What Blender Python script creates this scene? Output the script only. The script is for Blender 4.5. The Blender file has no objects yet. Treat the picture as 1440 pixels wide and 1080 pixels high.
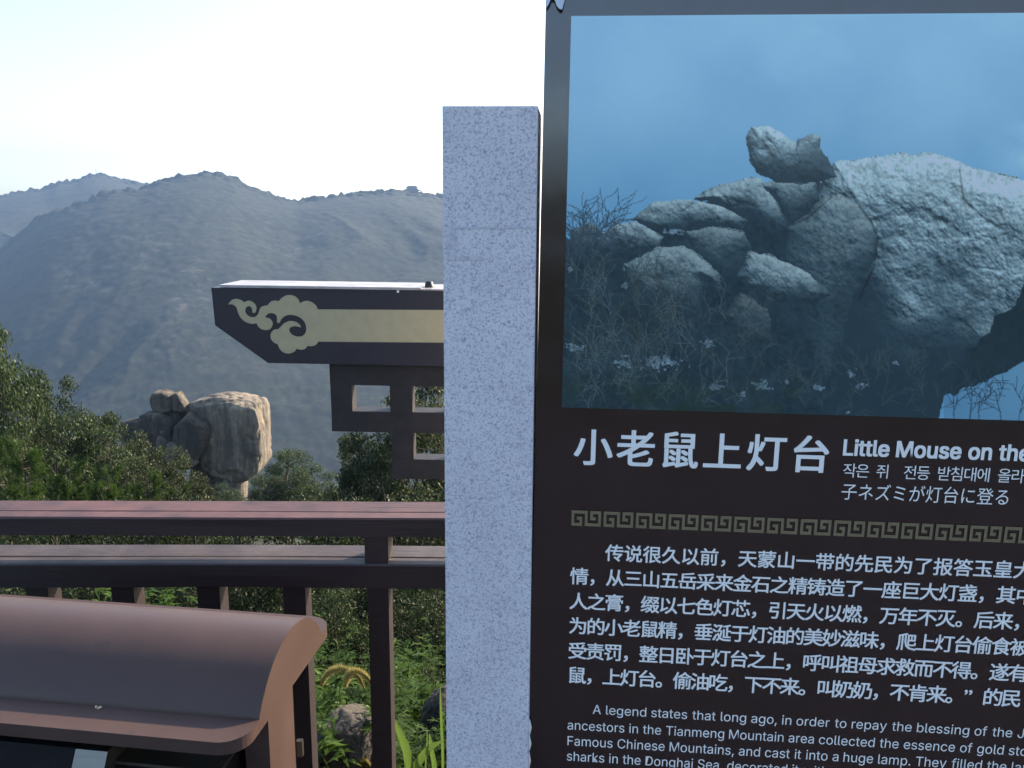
import bpy, bmesh, math, random
import numpy as np
from mathutils import Vector, Matrix
from mathutils.geometry import tessellate_polygon
R_ = math.radians
scene = bpy.context.scene
C = scene.collection
rng = np.random.default_rng(7)
random.seed(7)

# ------------------------------------------------------------------ camera
FPX = 1150.0                       # focal length in pixels of the 1440 px wide photo
CAM = Vector((0.0, 0.0, 2.0))
cam_d = bpy.data.cameras.new("camera")
cam = bpy.data.objects.new("camera", cam_d); C.objects.link(cam)
cam_d.sensor_width = 36.0; cam_d.lens = 36.0 * FPX / 1440.0
cam_d.clip_start = 0.05; cam_d.clip_end = 20000
RM = Matrix.Rotation(R_(90 - 11.1), 3, 'X') @ Matrix.Rotation(R_(0.55), 3, 'Z')
cam.matrix_world = Matrix.Translation(CAM) @ RM.to_4x4()
scene.camera = cam

# ------------------------------------------------------------------ sky, sun, exposure
SUN_AZ, SUN_EL = 46.0, 27.0
sdir = Vector((math.sin(R_(SUN_AZ)) * math.cos(R_(SUN_EL)), math.cos(R_(SUN_AZ)) * math.cos(R_(SUN_EL)), math.sin(R_(SUN_EL))))
w = bpy.data.worlds.new("World"); scene.world = w; w.use_nodes = True
nt = w.node_tree; nt.nodes.clear()
sky = nt.nodes.new("ShaderNodeTexSky"); sky.sky_type = 'NISHITA'; sky.sun_disc = False
sky.sun_elevation = R_(SUN_EL); sky.sun_rotation = R_(SUN_AZ)
sky.air_density = 1.0; sky.dust_density = 3.0; sky.ozone_density = 1.0; sky.altitude = 900
bg = nt.nodes.new("ShaderNodeBackground"); bg.inputs['Strength'].default_value = 0.15
wo = nt.nodes.new("ShaderNodeOutputWorld")
nt.links.new(sky.outputs[0], bg.inputs[0]); nt.links.new(bg.outputs[0], wo.inputs[0])
sun_d = bpy.data.lights.new("sun", 'SUN'); sun_d.energy = 4.5; sun_d.angle = R_(0.6); sun_d.color = (1.0, 0.84, 0.64)
sun = bpy.data.objects.new("sun", sun_d); C.objects.link(sun)
sun.rotation_euler = sdir.to_track_quat('Z', 'Y').to_euler(); sun.location = (30, 10, 40)
scene.view_settings.view_transform = 'Standard'; scene.view_settings.look = 'None'
scene.view_settings.exposure = 1.5; scene.view_settings.gamma = 1.0
try:
    scene.cycles.use_denoising = True
    scene.cycles.denoiser = 'OPENIMAGEDENOISE'
    scene.cycles.max_bounces = 6; scene.cycles.transparent_max_bounces = 6
    scene.cycles.volume_bounces = 1
except Exception: pass

# ------------------------------------------------------------------ helpers
def ray(px, py): return RM @ Vector(((px - 720) / FPX, (540 - py) / FPX, -1.0))
def at(px, py, Y):
    d = ray(px, py); return CAM + d * (Y / d.y)
RMT = np.array(RM.transposed())
def proj(P):                       # world points -> photo pixels
    q = (np.asarray(P) - np.array(CAM)) @ RMT.T
    return 720 + FPX * q[:, 0] / -q[:, 2], 540 - FPX * q[:, 1] / -q[:, 2]

def tag(o, label=None, cat=None, group=None, kind=None):
    if label: o['label'] = label
    if cat: o['category'] = cat
    if group: o['group'] = group
    if kind: o['kind'] = kind
    return o
def empty(name, loc=(0, 0, 0), label=None, cat=None, group=None):
    o = bpy.data.objects.new(name, None); C.objects.link(o); o.location = loc
    o.empty_display_size = 0.1
    return tag(o, label, cat, group)
def link_mesh(name, me, mat=None, parent=None, smooth=False):
    o = bpy.data.objects.new(name, me); C.objects.link(o)
    if mat: me.materials.append(mat)
    if smooth: me.polygons.foreach_set("use_smooth", [True] * len(me.polygons))
    if parent:
        o.parent = parent
        o.matrix_parent_inverse = Matrix.Translation(parent.location).inverted() if parent.type == 'EMPTY' else Matrix()
    return o
def mesh_np(name, V, F, k=None):
    """numpy mesh: F is (n,k) int array"""
    V = np.asarray(V, np.float32); F = np.asarray(F, np.int32); k = F.shape[1]
    me = bpy.data.meshes.new(name)
    me.vertices.add(len(V)); me.vertices.foreach_set("co", V.ravel())
    me.loops.add(F.size); me.loops.foreach_set("vertex_index", F.ravel())
    me.polygons.add(len(F)); me.polygons.foreach_set("loop_start", np.arange(0, F.size, k, dtype=np.int32))
    me.polygons.foreach_set("loop_total", np.full(len(F), k, np.int32))
    me.update(calc_edges=True); me.validate()
    return me
def bm_obj(name, bm, mat, parent=None, smooth=False, bevel=0.0, seg=2):
    if bevel:
        bmesh.ops.bevel(bm, geom=[e for e in bm.edges if len(e.link_faces) == 2 and e.calc_face_angle(0) > 0.5],
                        offset=bevel, segments=seg, affect='EDGES', profile=0.5, clamp_overlap=True)
    bmesh.ops.recalc_face_normals(bm, faces=bm.faces[:])
    me = bpy.data.meshes.new(name); bm.to_mesh(me); bm.free()
    return link_mesh(name, me, mat, parent, smooth)
def add_box(bm, x0, x1, y0, y1, z0, z1, M=None):
    vs = [bm.verts.new((x, y, z)) for x in (x0, x1) for y in (y0, y1) for z in (z0, z1)]
    for f in ((0, 1, 3, 2), (4, 6, 7, 5), (0, 4, 5, 1), (2, 3, 7, 6), (0, 2, 6, 4), (1, 5, 7, 3)):
        bm.faces.new([vs[i] for i in f])
    if M is not None:
        for v in vs: v.co = M @ v.co
    return vs
def add_prism(bm, poly, axis_vec):
    """poly: list of Vector (planar, any outline), extruded by axis_vec; triangulated caps"""
    a = [bm.verts.new(p) for p in poly]; b = [bm.verts.new(Vector(p) + axis_vec) for p in poly]
    n = len(poly)
    for i in range(n): bm.faces.new((a[i], a[(i + 1) % n], b[(i + 1) % n], b[i]))
    for t in tessellate_polygon([[Vector(p) for p in poly]]):
        try: bm.faces.new([a[i] for i in t]); bm.faces.new([b[i] for i in reversed(t)])
        except ValueError: pass
def tube_np(pts, rad, n=7):
    pts = np.asarray(pts, float); m = len(pts)
    T = np.gradient(pts, axis=0); T /= np.linalg.norm(T, axis=1)[:, None] + 1e-9
    ref = np.array([0.31, 0.9, 0.2]) if abs(T[0][2]) > 0.8 else np.array([0, 0, 1.0])
    A = np.cross(T, ref); A /= np.linalg.norm(A, axis=1)[:, None] + 1e-9
    B = np.cross(T, A); th = np.linspace(0, 2 * np.pi, n, endpoint=False)
    rad = np.asarray(rad).reshape(-1, 1, 1) * np.ones((m, 1, 1))
    V = pts[:, None] + rad * (np.cos(th)[None, :, None] * A[:, None] + np.sin(th)[None, :, None] * B[:, None])
    F = []
    for i in range(m - 1):
        for j in range(n): F.append((i * n + j, i * n + (j + 1) % n, (i + 1) * n + (j + 1) % n, (i + 1) * n + j))
    return V.reshape(-1, 3), np.array(F)
def join_np(parts):
    Vs, Fs, o = [], [], 0
    for V, F in parts: Vs.append(V); Fs.append(F + o); o += len(V)
    return np.concatenate(Vs), np.concatenate(Fs)

# value noise
def _h(ix, iy, iz, s):
    n = (ix.astype(np.int64) * 374761393 + iy.astype(np.int64) * 668265263 + iz.astype(np.int64) * 2147483647 + s * 974634777) & 0xffffffff
    n = ((n ^ (n >> 13)) * 1274126177) & 0xffffffff
    n = ((n ^ (n >> 16)) * 2246822519) & 0xffffffff
    return ((n ^ (n >> 15)) & 0xffffff) / 16777215.0
def vn(P, s=0):
    P = np.asarray(P, float); i = np.floor(P); f = P - i; f = f * f * (3 - 2 * f); i = i.astype(np.int64)
    r = 0
    for dx in (0, 1):
        for dy in (0, 1):
            for dz in (0, 1):
                wt = (f[:, 0] if dx else 1 - f[:, 0]) * (f[:, 1] if dy else 1 - f[:, 1]) * (f[:, 2] if dz else 1 - f[:, 2])
                r = r + wt * _h(i[:, 0] + dx, i[:, 1] + dy, i[:, 2] + dz, s)
    return r
def fbm(P, o=4, s=0, g=0.5):
    P = np.asarray(P, float); a, t, r = 1.0, 0.0, 0.0
    for k in range(o): r = r + a * (vn(P * 2 ** k + 17.3 * k, s + k) - 0.5); t += a; a *= g
    return r / t * 2
def p3(x, y, z=None):
    x = np.asarray(x, float); return np.stack([x, np.asarray(y, float) + 0 * x, (0 * x if z is None else z + 0 * x)], -1).reshape(-1, 3)

# ------------------------------------------------------------------ materials
class NT:
    def __init__(s, name):
        s.m = bpy.data.materials.new(name); s.m.use_nodes = True; s.t = s.m.node_tree
        s.b = s.t.nodes["Principled BSDF"]; s.out = s.t.nodes["Material Output"]
    def n(s, typ, **kw):
        nd = s.t.nodes.new(typ)
        for k, v in kw.items():
            if k in nd.inputs: nd.inputs[k].default_value = v
            else: setattr(nd, k, v)
        return nd
    def l(s, a, b): s.t.links.new(a, b)
    def coord(s, scale=(1, 1, 1), kind='Object'):
        tc = s.n("ShaderNodeTexCoord"); mp = s.n("ShaderNodeMapping"); mp.inputs['Scale'].default_value = scale
        s.l(tc.outputs[kind], mp.inputs[0]); return mp.outputs[0]
    def noise(s, vec, scale, detail=4, rough=0.55, dist=0.0):
        nd = s.n("ShaderNodeTexNoise"); nd.inputs['Scale'].default_value = scale; nd.inputs['Detail'].default_value = detail
        nd.inputs['Roughness'].default_value = rough; nd.inputs['Distortion'].default_value = dist
        if vec is not None: s.l(vec, nd.inputs['Vector'])
        return nd.outputs['Fac']
    def ramp(s, fac, stops):
        r = s.n("ShaderNodeValToRGB"); e = r.color_ramp.elements
        while len(e) < len(stops): e.new(0.5)
        for i, (p, c) in enumerate(stops):
            e[i].position = p; e[i].color = (c, c, c, 1) if isinstance(c, (int, float)) else (*c, 1)
        s.l(fac, r.inputs[0]); return r.outputs[0]
    def mix(s, fac, a, b, typ='MIX'):
        nd = s.n("ShaderNodeMix"); nd.data_type = 'RGBA'; nd.blend_type = typ
        for sock, v in ((nd.inputs[0], fac), (nd.inputs[6], a), (nd.inputs[7], b)):
            if hasattr(v, 'links'): s.l(v, sock)
            elif isinstance(v, (int, float)): sock.default_value = v if sock.type == 'VALUE' else (v, v, v, 1)
            else: sock.default_value = (*v, 1)
        return nd.outputs[2]
    def base(s, c):
        if hasattr(c, 'links'): s.l(c, s.b.inputs['Base Color'])
        else: s.b.inputs['Base Color'].default_value = (*c, 1)
        return s
    def rough(s, v):
        if hasattr(v, 'links'): s.l(v, s.b.inputs['Roughness'])
        else: s.b.inputs['Roughness'].default_value = v
        return s
    def bump(s, h, strength=0.3, dist=0.01):
        nd = s.n("ShaderNodeBump"); nd.inputs['Strength'].default_value = strength; nd.inputs['Distance'].default_value = dist
        s.l(h, nd.inputs['Height']); s.l(nd.outputs[0], s.b.inputs['Normal']); return s

def m_granite():
    t = NT("granite"); v = t.coord()
    big = t.noise(v, 9, 3, 0.6)
    sp = t.noise(v, 270, 2, 0.7, 0.4)
    sp2 = t.noise(v, 125, 4, 0.75, 0.6)
    a = t.ramp(sp, [(0.50, (0.74, 0.71, 0.71)), (0.60, (0.52, 0.49, 0.57)), (0.70, (0.34, 0.32, 0.44))])
    b = t.ramp(sp2, [(0.52, (1, 1, 1)), (0.62, (0.80, 0.79, 0.88)), (0.74, (0.48, 0.46, 0.66))])
    c = t.mix(1.0, a, b, 'MULTIPLY')
    c = t.mix(1.0, c, t.ramp(big, [(0.3, (0.86, 0.86, 0.88)), (0.7, (1, 1, 1))]), 'MULTIPLY')
    return t.base(c).rough(0.55).bump(sp2, 0.08, 0.002).m
def m_glue():
    t = NT("glue_residue"); v = t.coord()
    sp = t.noise(v, 120, 3, 0.7, 0.5)
    t.base(t.ramp(sp, [(0.45, (0.60, 0.58, 0.60)), (0.7, (0.38, 0.36, 0.44))])).rough(0.6); return t.m
def m_paint_panel():
    t = NT("brown_laminate"); v = t.coord()
    n = t.noise(v, 14, 5, 0.6); d = t.noise(v, 220, 2, 0.6)
    t.base(t.ramp(n, [(0.3, (0.0105, 0.003, 0.0065)), (0.7, (0.0145, 0.0045, 0.009))]))
    t.rough(t.ramp(n, [(0.3, 0.13), (0.75, 0.24)])); t.b.inputs['IOR'].default_value = 1.85
    t.bump(t.noise(v, 6, 2), 0.05, 0.004); return t.m
def m_flat(name, c, rough=0.5, var=0.15, scale=30, ior=1.5, metal=0.0, bump=0.0):
    t = NT(name); v = t.coord(); n = t.noise(v, scale, 5, 0.6)
    lo = tuple(max(0, x * (1 - var)) for x in c); hi = tuple(min(1, x * (1 + var)) for x in c)
    t.base(t.ramp(n, [(0.3, lo), (0.7, hi)])).rough(rough); t.b.inputs['IOR'].default_value = ior; t.b.inputs['Metallic'].default_value = metal
    if bump: t.bump(n, bump, 0.004)
    return t.m
def m_print():
    t = NT("printed_picture"); a = t.n("ShaderNodeVertexColor"); a.layer_name = "ink"
    t.base(a.outputs['Color']).rough(0.16); t.b.inputs['IOR'].default_value = 1.55; return t.m
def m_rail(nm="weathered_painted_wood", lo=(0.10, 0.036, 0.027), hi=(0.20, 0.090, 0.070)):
    t = NT(nm); v = t.coord((1.0, 30, 30)); v2 = t.coord((1, 1, 1))
    g = t.noise(v, 5, 8, 0.7, 0.6); p = t.noise(v2, 7, 5, 0.65); f = t.noise(v, 26, 4, 0.7)
    c = t.ramp(g, [(0.28, (0.012, 0.007, 0.008)), (0.5, (0.020, 0.011, 0.012)), (0.75, (0.034, 0.018, 0.018))])
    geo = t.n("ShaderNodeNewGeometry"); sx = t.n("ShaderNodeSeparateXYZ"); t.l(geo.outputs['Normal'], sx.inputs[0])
    lit_wear = t.n("ShaderNodeMath", operation='MULTIPLY'); t.l(sx.outputs[2], lit_wear.inputs[0]); t.l(t.ramp(p, [(0.3, 0.25), (0.7, 0.85)]), lit_wear.inputs[1]); lit_wear.use_clamp = True  # upward faces lightened in the colour: sunlit top tone together with bleaching
    c = t.mix(lit_wear.outputs[0], c, t.ramp(f, [(0.3, lo), (0.7, hi)]))
    cr = t.ramp(t.noise(t.coord((0.8, 30, 30)), 3.3, 3, 0.5, 0.3), [(0.30, 0.25), (0.345, 1.0)])
    c = t.mix(1.0, c, cr, 'MULTIPLY')
    return t.base(c).rough(0.55).bump(g, 0.35, 0.004).m
def m_bin():
    t = NT("brown_powder_coat"); v = t.coord()
    n = t.noise(v, 5, 4, 0.6); f = t.noise(v, 420, 2, 0.5); st = t.noise(v, 26, 3, 0.5)
    c = t.ramp(n, [(0.3, (0.063, 0.037, 0.0295)), (0.7, (0.078, 0.047, 0.0375))])
    c = t.mix(t.ramp(f, [(0.56, 0.0), (0.72, 0.45)]), c, (0.105, 0.07, 0.065))
    c = t.mix(t.ramp(st, [(0.68, 0.0), (0.74, 0.6)]), c, (0.05, 0.035, 0.032))
    t.b.inputs['IOR'].default_value = 1.42
    return t.base(c).rough(t.ramp(n, [(0.3, 0.40), (0.7, 0.52)])).bump(f, 0.06, 0.001).m
def m_steel():
    t = NT("stainless_steel"); v = t.coord((1, 1, 60)); n = t.noise(v, 8, 3)
    t.base((0.20, 0.19, 0.165)).rough(t.ramp(n, [(0.3, 0.34), (0.7, 0.5)])); t.b.inputs['Metallic'].default_value = 1.0; return t.m
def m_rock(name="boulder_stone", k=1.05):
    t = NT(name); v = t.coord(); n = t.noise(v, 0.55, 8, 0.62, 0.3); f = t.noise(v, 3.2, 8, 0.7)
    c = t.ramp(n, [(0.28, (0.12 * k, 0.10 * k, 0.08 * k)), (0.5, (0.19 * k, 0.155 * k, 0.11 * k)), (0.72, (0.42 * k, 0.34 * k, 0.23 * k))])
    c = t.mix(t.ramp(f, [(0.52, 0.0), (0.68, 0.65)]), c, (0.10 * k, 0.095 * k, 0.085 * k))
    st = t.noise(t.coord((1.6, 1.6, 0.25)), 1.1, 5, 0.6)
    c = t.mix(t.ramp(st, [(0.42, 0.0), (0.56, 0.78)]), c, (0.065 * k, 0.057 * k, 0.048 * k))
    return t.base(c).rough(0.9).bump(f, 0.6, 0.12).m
def m_leaf(name, cols, trans=0.35, gloss=0.45):
    t = NT(name); geo = t.n("ShaderNodeNewGeometry"); oi = t.n("ShaderNodeObjectInfo")
    c = t.ramp(geo.outputs['Random Per Island'], [(i / (len(cols) - 1), x) for i, x in enumerate(cols)])
    hs = t.n("ShaderNodeHueSaturation"); t.l(c, hs.inputs['Color'])
    t.l(t.ramp(oi.outputs['Random'], [(0, 0.75), (1, 1.2)]), hs.inputs['Value'])
    t.base(hs.outputs[0]).rough(gloss); t.b.inputs['Specular IOR Level'].default_value = 0.18
    tr = t.n("ShaderNodeBsdfTranslucent"); h2 = t.n("ShaderNodeHueSaturation"); h2.inputs['Value'].default_value = 1.5; h2.inputs['Hue'].default_value = 0.485
    t.l(hs.outputs[0], h2.inputs['Color']); t.l(h2.outputs[0], tr.inputs[0])
    ms = t.n("ShaderNodeMixShader"); ms.inputs[0].default_value = trans
    t.l(t.b.outputs[0], ms.inputs[1]); t.l(tr.outputs[0], ms.inputs[2]); t.l(ms.outputs[0], t.out.inputs[0]); return t.m
def m_forest():
    t = NT("distant_forest"); v = t.coord()
    n1 = t.noise(v, 0.012, 6, 0.65); n2 = t.noise(v, 0.07, 8, 0.78); n3 = t.noise(v, 0.0045, 4, 0.6)
    c = t.ramp(n2, [(0.38, (0.0008, 0.002, 0.0012)), (0.5, (0.005, 0.010, 0.005)), (0.62, (0.026, 0.040, 0.018))])
    c = t.mix(t.ramp(n1, [(0.4, 0.0), (0.62, 0.45)]), c, (0.012, 0.016, 0.010))
    geo = t.n("ShaderNodeNewGeometry"); sx = t.n("ShaderNodeSeparateXYZ"); t.l(geo.outputs['Normal'], sx.inputs[0])
    att = t.n("ShaderNodeAttribute"); att.attribute_name = "cliff"
    streak = t.noise(t.coord((1, 1, 0.35)), 0.035, 7, 0.72)
    mm = t.n("ShaderNodeMath", operation='MULTIPLY'); t.l(att.outputs['Fac'], mm.inputs[0]); t.l(t.ramp(streak, [(0.53, 0.0), (0.62, 0.85)]), mm.inputs[1])
    c = t.mix(mm.outputs[0], c, t.ramp(n2, [(0.35, (0.08, 0.07, 0.055)), (0.65, (0.20, 0.17, 0.13))]))
    return t.base(c).rough(1.0).m
def m_soil():
    t = NT("forest_floor"); v = t.coord(); n = t.noise(v, 1.3, 8, 0.65); f = t.noise(v, 14, 5, 0.7)
    c = t.ramp(n, [(0.3, (0.014, 0.014, 0.008)), (0.5, (0.018, 0.025, 0.010)), (0.7, (0.032, 0.032, 0.018))])
    return t.base(t.mix(0.5, c, t.ramp(f, [(0.3, (0.012, 0.014, 0.007)), (0.7, (0.032, 0.038, 0.018))]))).rough(0.95).bump(f, 0.5, 0.05).m
def m_paving():
    t = NT("stone_paving"); v = t.coord(); br = t.n("ShaderNodeTexBrick"); t.l(v, br.inputs['Vector'])
    br.inputs['Scale'].default_value = 2.0; br.inputs['Color1'].default_value = (0.035, 0.033, 0.031, 1); br.inputs['Color2'].default_value = (0.03, 0.028, 0.027, 1)
    br.inputs['Mortar'].default_value = (0.09, 0.085, 0.08, 1); br.inputs['Mortar Size'].default_value = 0.012
    n = t.noise(v, 20, 6, 0.7)
    return t.base(t.mix(0.25, br.outputs[0], t.ramp(n, [(0.3, 0.02), (0.7, 0.06)]))).rough(0.85).m
def m_bark():
    t = NT("bark"); v = t.coord((6, 6, 1)); n = t.noise(v, 5, 6, 0.7)
    return t.base(t.ramp(n, [(0.3, (0.025, 0.02, 0.015)), (0.7, (0.10, 0.08, 0.06))])).rough(0.9).bump(n, 0.5, 0.02).m

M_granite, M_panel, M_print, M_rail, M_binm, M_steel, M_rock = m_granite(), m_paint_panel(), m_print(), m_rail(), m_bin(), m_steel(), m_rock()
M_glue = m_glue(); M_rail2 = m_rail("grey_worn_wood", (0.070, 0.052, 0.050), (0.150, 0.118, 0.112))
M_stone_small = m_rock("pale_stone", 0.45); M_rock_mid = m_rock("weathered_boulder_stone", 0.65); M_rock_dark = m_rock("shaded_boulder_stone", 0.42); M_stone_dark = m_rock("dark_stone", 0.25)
M_white = m_flat("white_ink", (0.90, 0.88, 0.85), 0.25, 0.03)
M_key = m_flat("dull_gold_ink", (0.20, 0.16, 0.09), 0.35, 0.1, 60)
M_beam = m_flat("dark_brown_steel_paint", (0.022, 0.018, 0.026), 0.42, 0.18, 25)
M_fret = m_flat("scuffed_dark_steel", (0.015, 0.0115, 0.0125), 0.6, 0.45, 35, bump=0.2)
M_gold = m_flat("matt_gold_paint", (0.40, 0.345, 0.205), 0.5, 0.06, 40)
M_cap = m_flat("pale_worn_flashing", (0.36, 0.33, 0.32), 0.4, 0.35, 14)
M_black = m_flat("black_rubber", (0.012, 0.012, 0.013), 0.5)
M_dark = m_flat("black_bin_steel", (0.008, 0.007, 0.0075), 0.55, 0.3, ior=1.2)
M_film = m_flat("clear_film_backing", (0.55, 0.60, 0.66), 0.2, 0.08)
M_oak = m_leaf("oak_leaves", [(0.016, 0.032, 0.013), (0.028, 0.050, 0.019), (0.044, 0.068, 0.026), (0.072, 0.092, 0.038)], 0.30, 0.5)
M_oak2 = m_leaf("olive_leaves", [(0.020, 0.033, 0.014), (0.034, 0.052, 0.021), (0.052, 0.068, 0.029), (0.09, 0.096, 0.046)], 0.30, 0.5)
M_pine = m_leaf("pine_needles", [(0.018, 0.042, 0.008), (0.034, 0.072, 0.012), (0.06, 0.105, 0.018)], 0.3, 0.5)
M_shrub = m_leaf("shrub_leaves", [(0.010, 0.020, 0.008), (0.018, 0.033, 0.012), (0.032, 0.05, 0.018), (0.06, 0.07, 0.028)], 0.28, 0.55)
M_weed = m_leaf("weed_leaves", [(0.035, 0.070, 0.014), (0.06, 0.11, 0.022), (0.095, 0.155, 0.034)], 0.45, 0.45)
M_grass = m_leaf("grass_blades", [(0.008, 0.016, 0.005), (0.014, 0.026, 0.008), (0.028, 0.04, 0.013)], 0.2, 0.5)
M_fox = m_leaf("foxtail_bristles", [(0.30, 0.27, 0.09), (0.42, 0.36, 0.14)], 0.6, 0.6)
M_fox2 = m_leaf("foxtail_seeds", [(0.05, 0.07, 0.02), (0.08, 0.10, 0.03)], 0.3, 0.6)
M_bark, M_forest, M_soil, M_paving = m_bark(), m_forest(), m_soil(), m_paving()

# ------------------------------------------------------------------ terrain
_yk = np.array([-400, -120, -60, -12, -6, 2.5, 2.7, 3.3, 10, 30, 58, 66, 110, 400, 470, 700])
_zk = np.array([16, 11, 6, 0.9, -0.37, -0.37, -0.72, -0.82, -3.3, -10.3, -20.2, -23.5, -60, -285, -300, -300])
def gz(x, y):
    x = np.asarray(x, float); y = np.asarray(y, float)
    z = np.interp(y, _yk, _zk)
    r = np.clip((np.hypot(x, y) - 4) / 25, 0, 1)
    n = fbm(p3(x / 14, y / 14), 4, 3).reshape(x.shape) * 1.5
    n2 = fbm(p3(x / 1.3, y / 1.3), 3, 5).reshape(x.shape) * 0.10 * np.clip((y - 3.0) / 1.0, 0, 1)
    return z + n * r * np.where(y > 0, 1, 2.5) + n2
def g1(x, y): return float(gz(np.array([x]), np.array([y]))[0])
rr = np.concatenate([[0.0], np.geomspace(0.6, 620, 170)]); th = np.linspace(0, 2 * np.pi, 320, endpoint=False)
TH, RR = np.meshgrid(th, rr); X = RR * np.sin(TH); Y = RR * np.cos(TH); Z = gz(X, Y)
def grid_faces(nr, nc, wrap=False):
    i = np.arange(nr - 1)[:, None]; j = np.arange(nc if wrap else nc - 1)[None, :]; j2 = (j + 1) % nc
    return np.stack([i * nc + j, i * nc + j2, (i + 1) * nc + j2, (i + 1) * nc + j], -1).reshape(-1, 4)[:, ::-1]
ground = link_mesh("hillside", mesh_np("hillside", np.stack([X, Y, Z], -1).reshape(-1, 3), grid_faces(*X.shape, True)), M_soil, smooth=True)
tag(ground, kind='structure')
bm = bmesh.new(); add_box(bm, -7, 7, -5.5, 2.60, -0.35, 0.0)
tag(bm_obj("platform", bm, M_paving, bevel=0.01), kind='structure')

# far mountains: one sheet per range
def mountain(name, ridge, Rr, r0, zb, seed, az0, az1, spur, rmax, cliffs=()):
    az = np.linspace(R_(az0), R_(az1), 900); rows = np.concatenate([np.linspace(r0, Rr, 230), np.linspace(Rr, rmax, 26)[1:]])
    rx, ry = np.array(ridge, float).T
    # ridge elevation against azimuth
    ea, ee = [], []
    for a, b in zip(rx, ry):
        d = ray(a, b); ea.append(math.atan2(d.x, d.y)); ee.append(d.z / math.hypot(d.x, d.y))
    tanel = np.interp(az, ea, ee)
    def smooth(v, n):
        k = np.hanning(2 * n + 1); k /= k.sum(); return np.convolve(np.pad(v, n, mode='edge'), k, 'valid')
    Hr = CAM.z + Rr * smooth(tanel, 5); Hs = smooth(Hr, 70)
    A, Q = np.meshgrid(az, rows); t = (Q - r0) / (Rr - r0); tc = np.clip(t, 0, 1)
    Hm = Hs[None, :] + (Hr - Hs)[None, :] * tc ** 3
    S = 0.55 * tc ** 1.25 + 0.45 * (tc ** 2 * (3 - 2 * tc))
    Z = zb + (Hm - zb) * S
    Z = np.where(t > 1, Hm - (Q - Rr) * 0.55, Z)
    X = Q * np.sin(A); Yw = Q * np.cos(A)
    warp = fbm(p3(X / 420, Yw / 420), 3, seed + 9).reshape(A.shape)
    rid = 1 - 2 * np.abs(fbm(p3(X / 230 + warp * 0.8, Yw / 700), 4, seed)).reshape(A.shape)
    rid2 = 1 - 2 * np.abs(fbm(p3(X / 85 + warp, Yw / 190), 3, seed + 21)).reshape(A.shape)
    env = np.sin(np.pi * np.clip(tc, 0, 1)) ** 0.8
    Z = Z + (rid - 0.5) * spur * env + (rid2 - 0.5) * spur * 0.05 * env
    can = fbm(p3(X / 9, Yw / 9), 3, seed + 4).reshape(A.shape); can2 = fbm(p3(X / 30, Yw / 30), 3, seed + 5).reshape(A.shape)
    Z = Z + (can * 4.2 + can2 * 2.0) * (0.35 + 2.4 * np.exp(-((t - 1) / .035) ** 2)) - 1.0
    V = np.stack([X, Yw, Z], -1).reshape(-1, 3)
    o = link_mesh(name, mesh_np(name, V, grid_faces(*A.shape)), M_forest, smooth=True)
    cl = np.zeros(len(V)); px, py = proj(V)
    for (cx, cy, sx, sy, k) in cliffs: cl = np.maximum(cl, k * np.exp(-((px - cx) / sx) ** 2 - ((py - cy) / sy) ** 2))
    at_ = o.data.attributes.new("cliff", 'FLOAT', 'POINT'); at_.data.foreach_set("value", np.clip(cl, 0, 1).astype(np.float32))
    return tag(o, kind='structure')
main_ridge = [(-900, 700), (-400, 520), (-150, 430), (-40, 372), (5, 345), (22, 330), (60, 302), (100, 287), (150, 270), (195, 262), (225, 252), (255, 245), (290, 242.5), (325, 246),
              (350, 259), (375, 272), (400, 279), (418, 283), (436, 280), (455, 276), (490, 271), (510, 270), (545, 268.5), (556, 267), (566, 270), (600, 272), (625, 276), (720, 300), (850, 280), (1000, 262), (1200, 290), (1500, 300), (2200, 420)]
MR = 1800.0
mountain("mountain", main_ridge, MR, 440, -305, 11, -58, 58, 24, 2150,
         cliffs=((265, 405, 30, 35, 1.0), (120, 380, 45, 30, 0.8), (215, 355, 50, 40, 0.6), (365, 312, 12, 10, 0.8), (420, 350, 60, 30, 0.4), (590, 275, 30, 8, 0.9), (250, 470, 60, 50, 0.35)))
far_ridge = [(-1200, 420), (-500, 330), (-200, 300), (-60, 285), (0, 272), (30, 266.5), (62, 264), (80, 256), (105, 253), (115, 248), (130, 244), (150, 245), (165, 250), (180, 256), (200, 258), (240, 262), (300, 290), (420, 330), (900, 400), (1500, 420)]
FR = 2700.0
mountain("far_mountain", far_ridge, FR, 1500, -200, 31, -58, 30, 26, 3100)

# haze: one closed box of air
bm = bmesh.new(); add_box(bm, -3400, 3400, -420, 3300, -345, 250)
mh = bpy.data.materials.new("hazy_air"); mh.use_nodes = True; tn = mh.node_tree; tn.nodes.clear()
pv = tn.nodes.new("ShaderNodeVolumePrincipled"); pv.inputs['Color'].default_value = (0.225, 0.345, 0.535, 1); pv.inputs['Density'].default_value = 0.00022
pv.inputs['Anisotropy'].default_value = 0.2
mo = tn.nodes.new("ShaderNodeOutputMaterial"); tn.links.new(pv.outputs[0], mo.inputs['Volume'])
tag(bm_obj("haze", bm, mh), kind='stuff')

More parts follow.
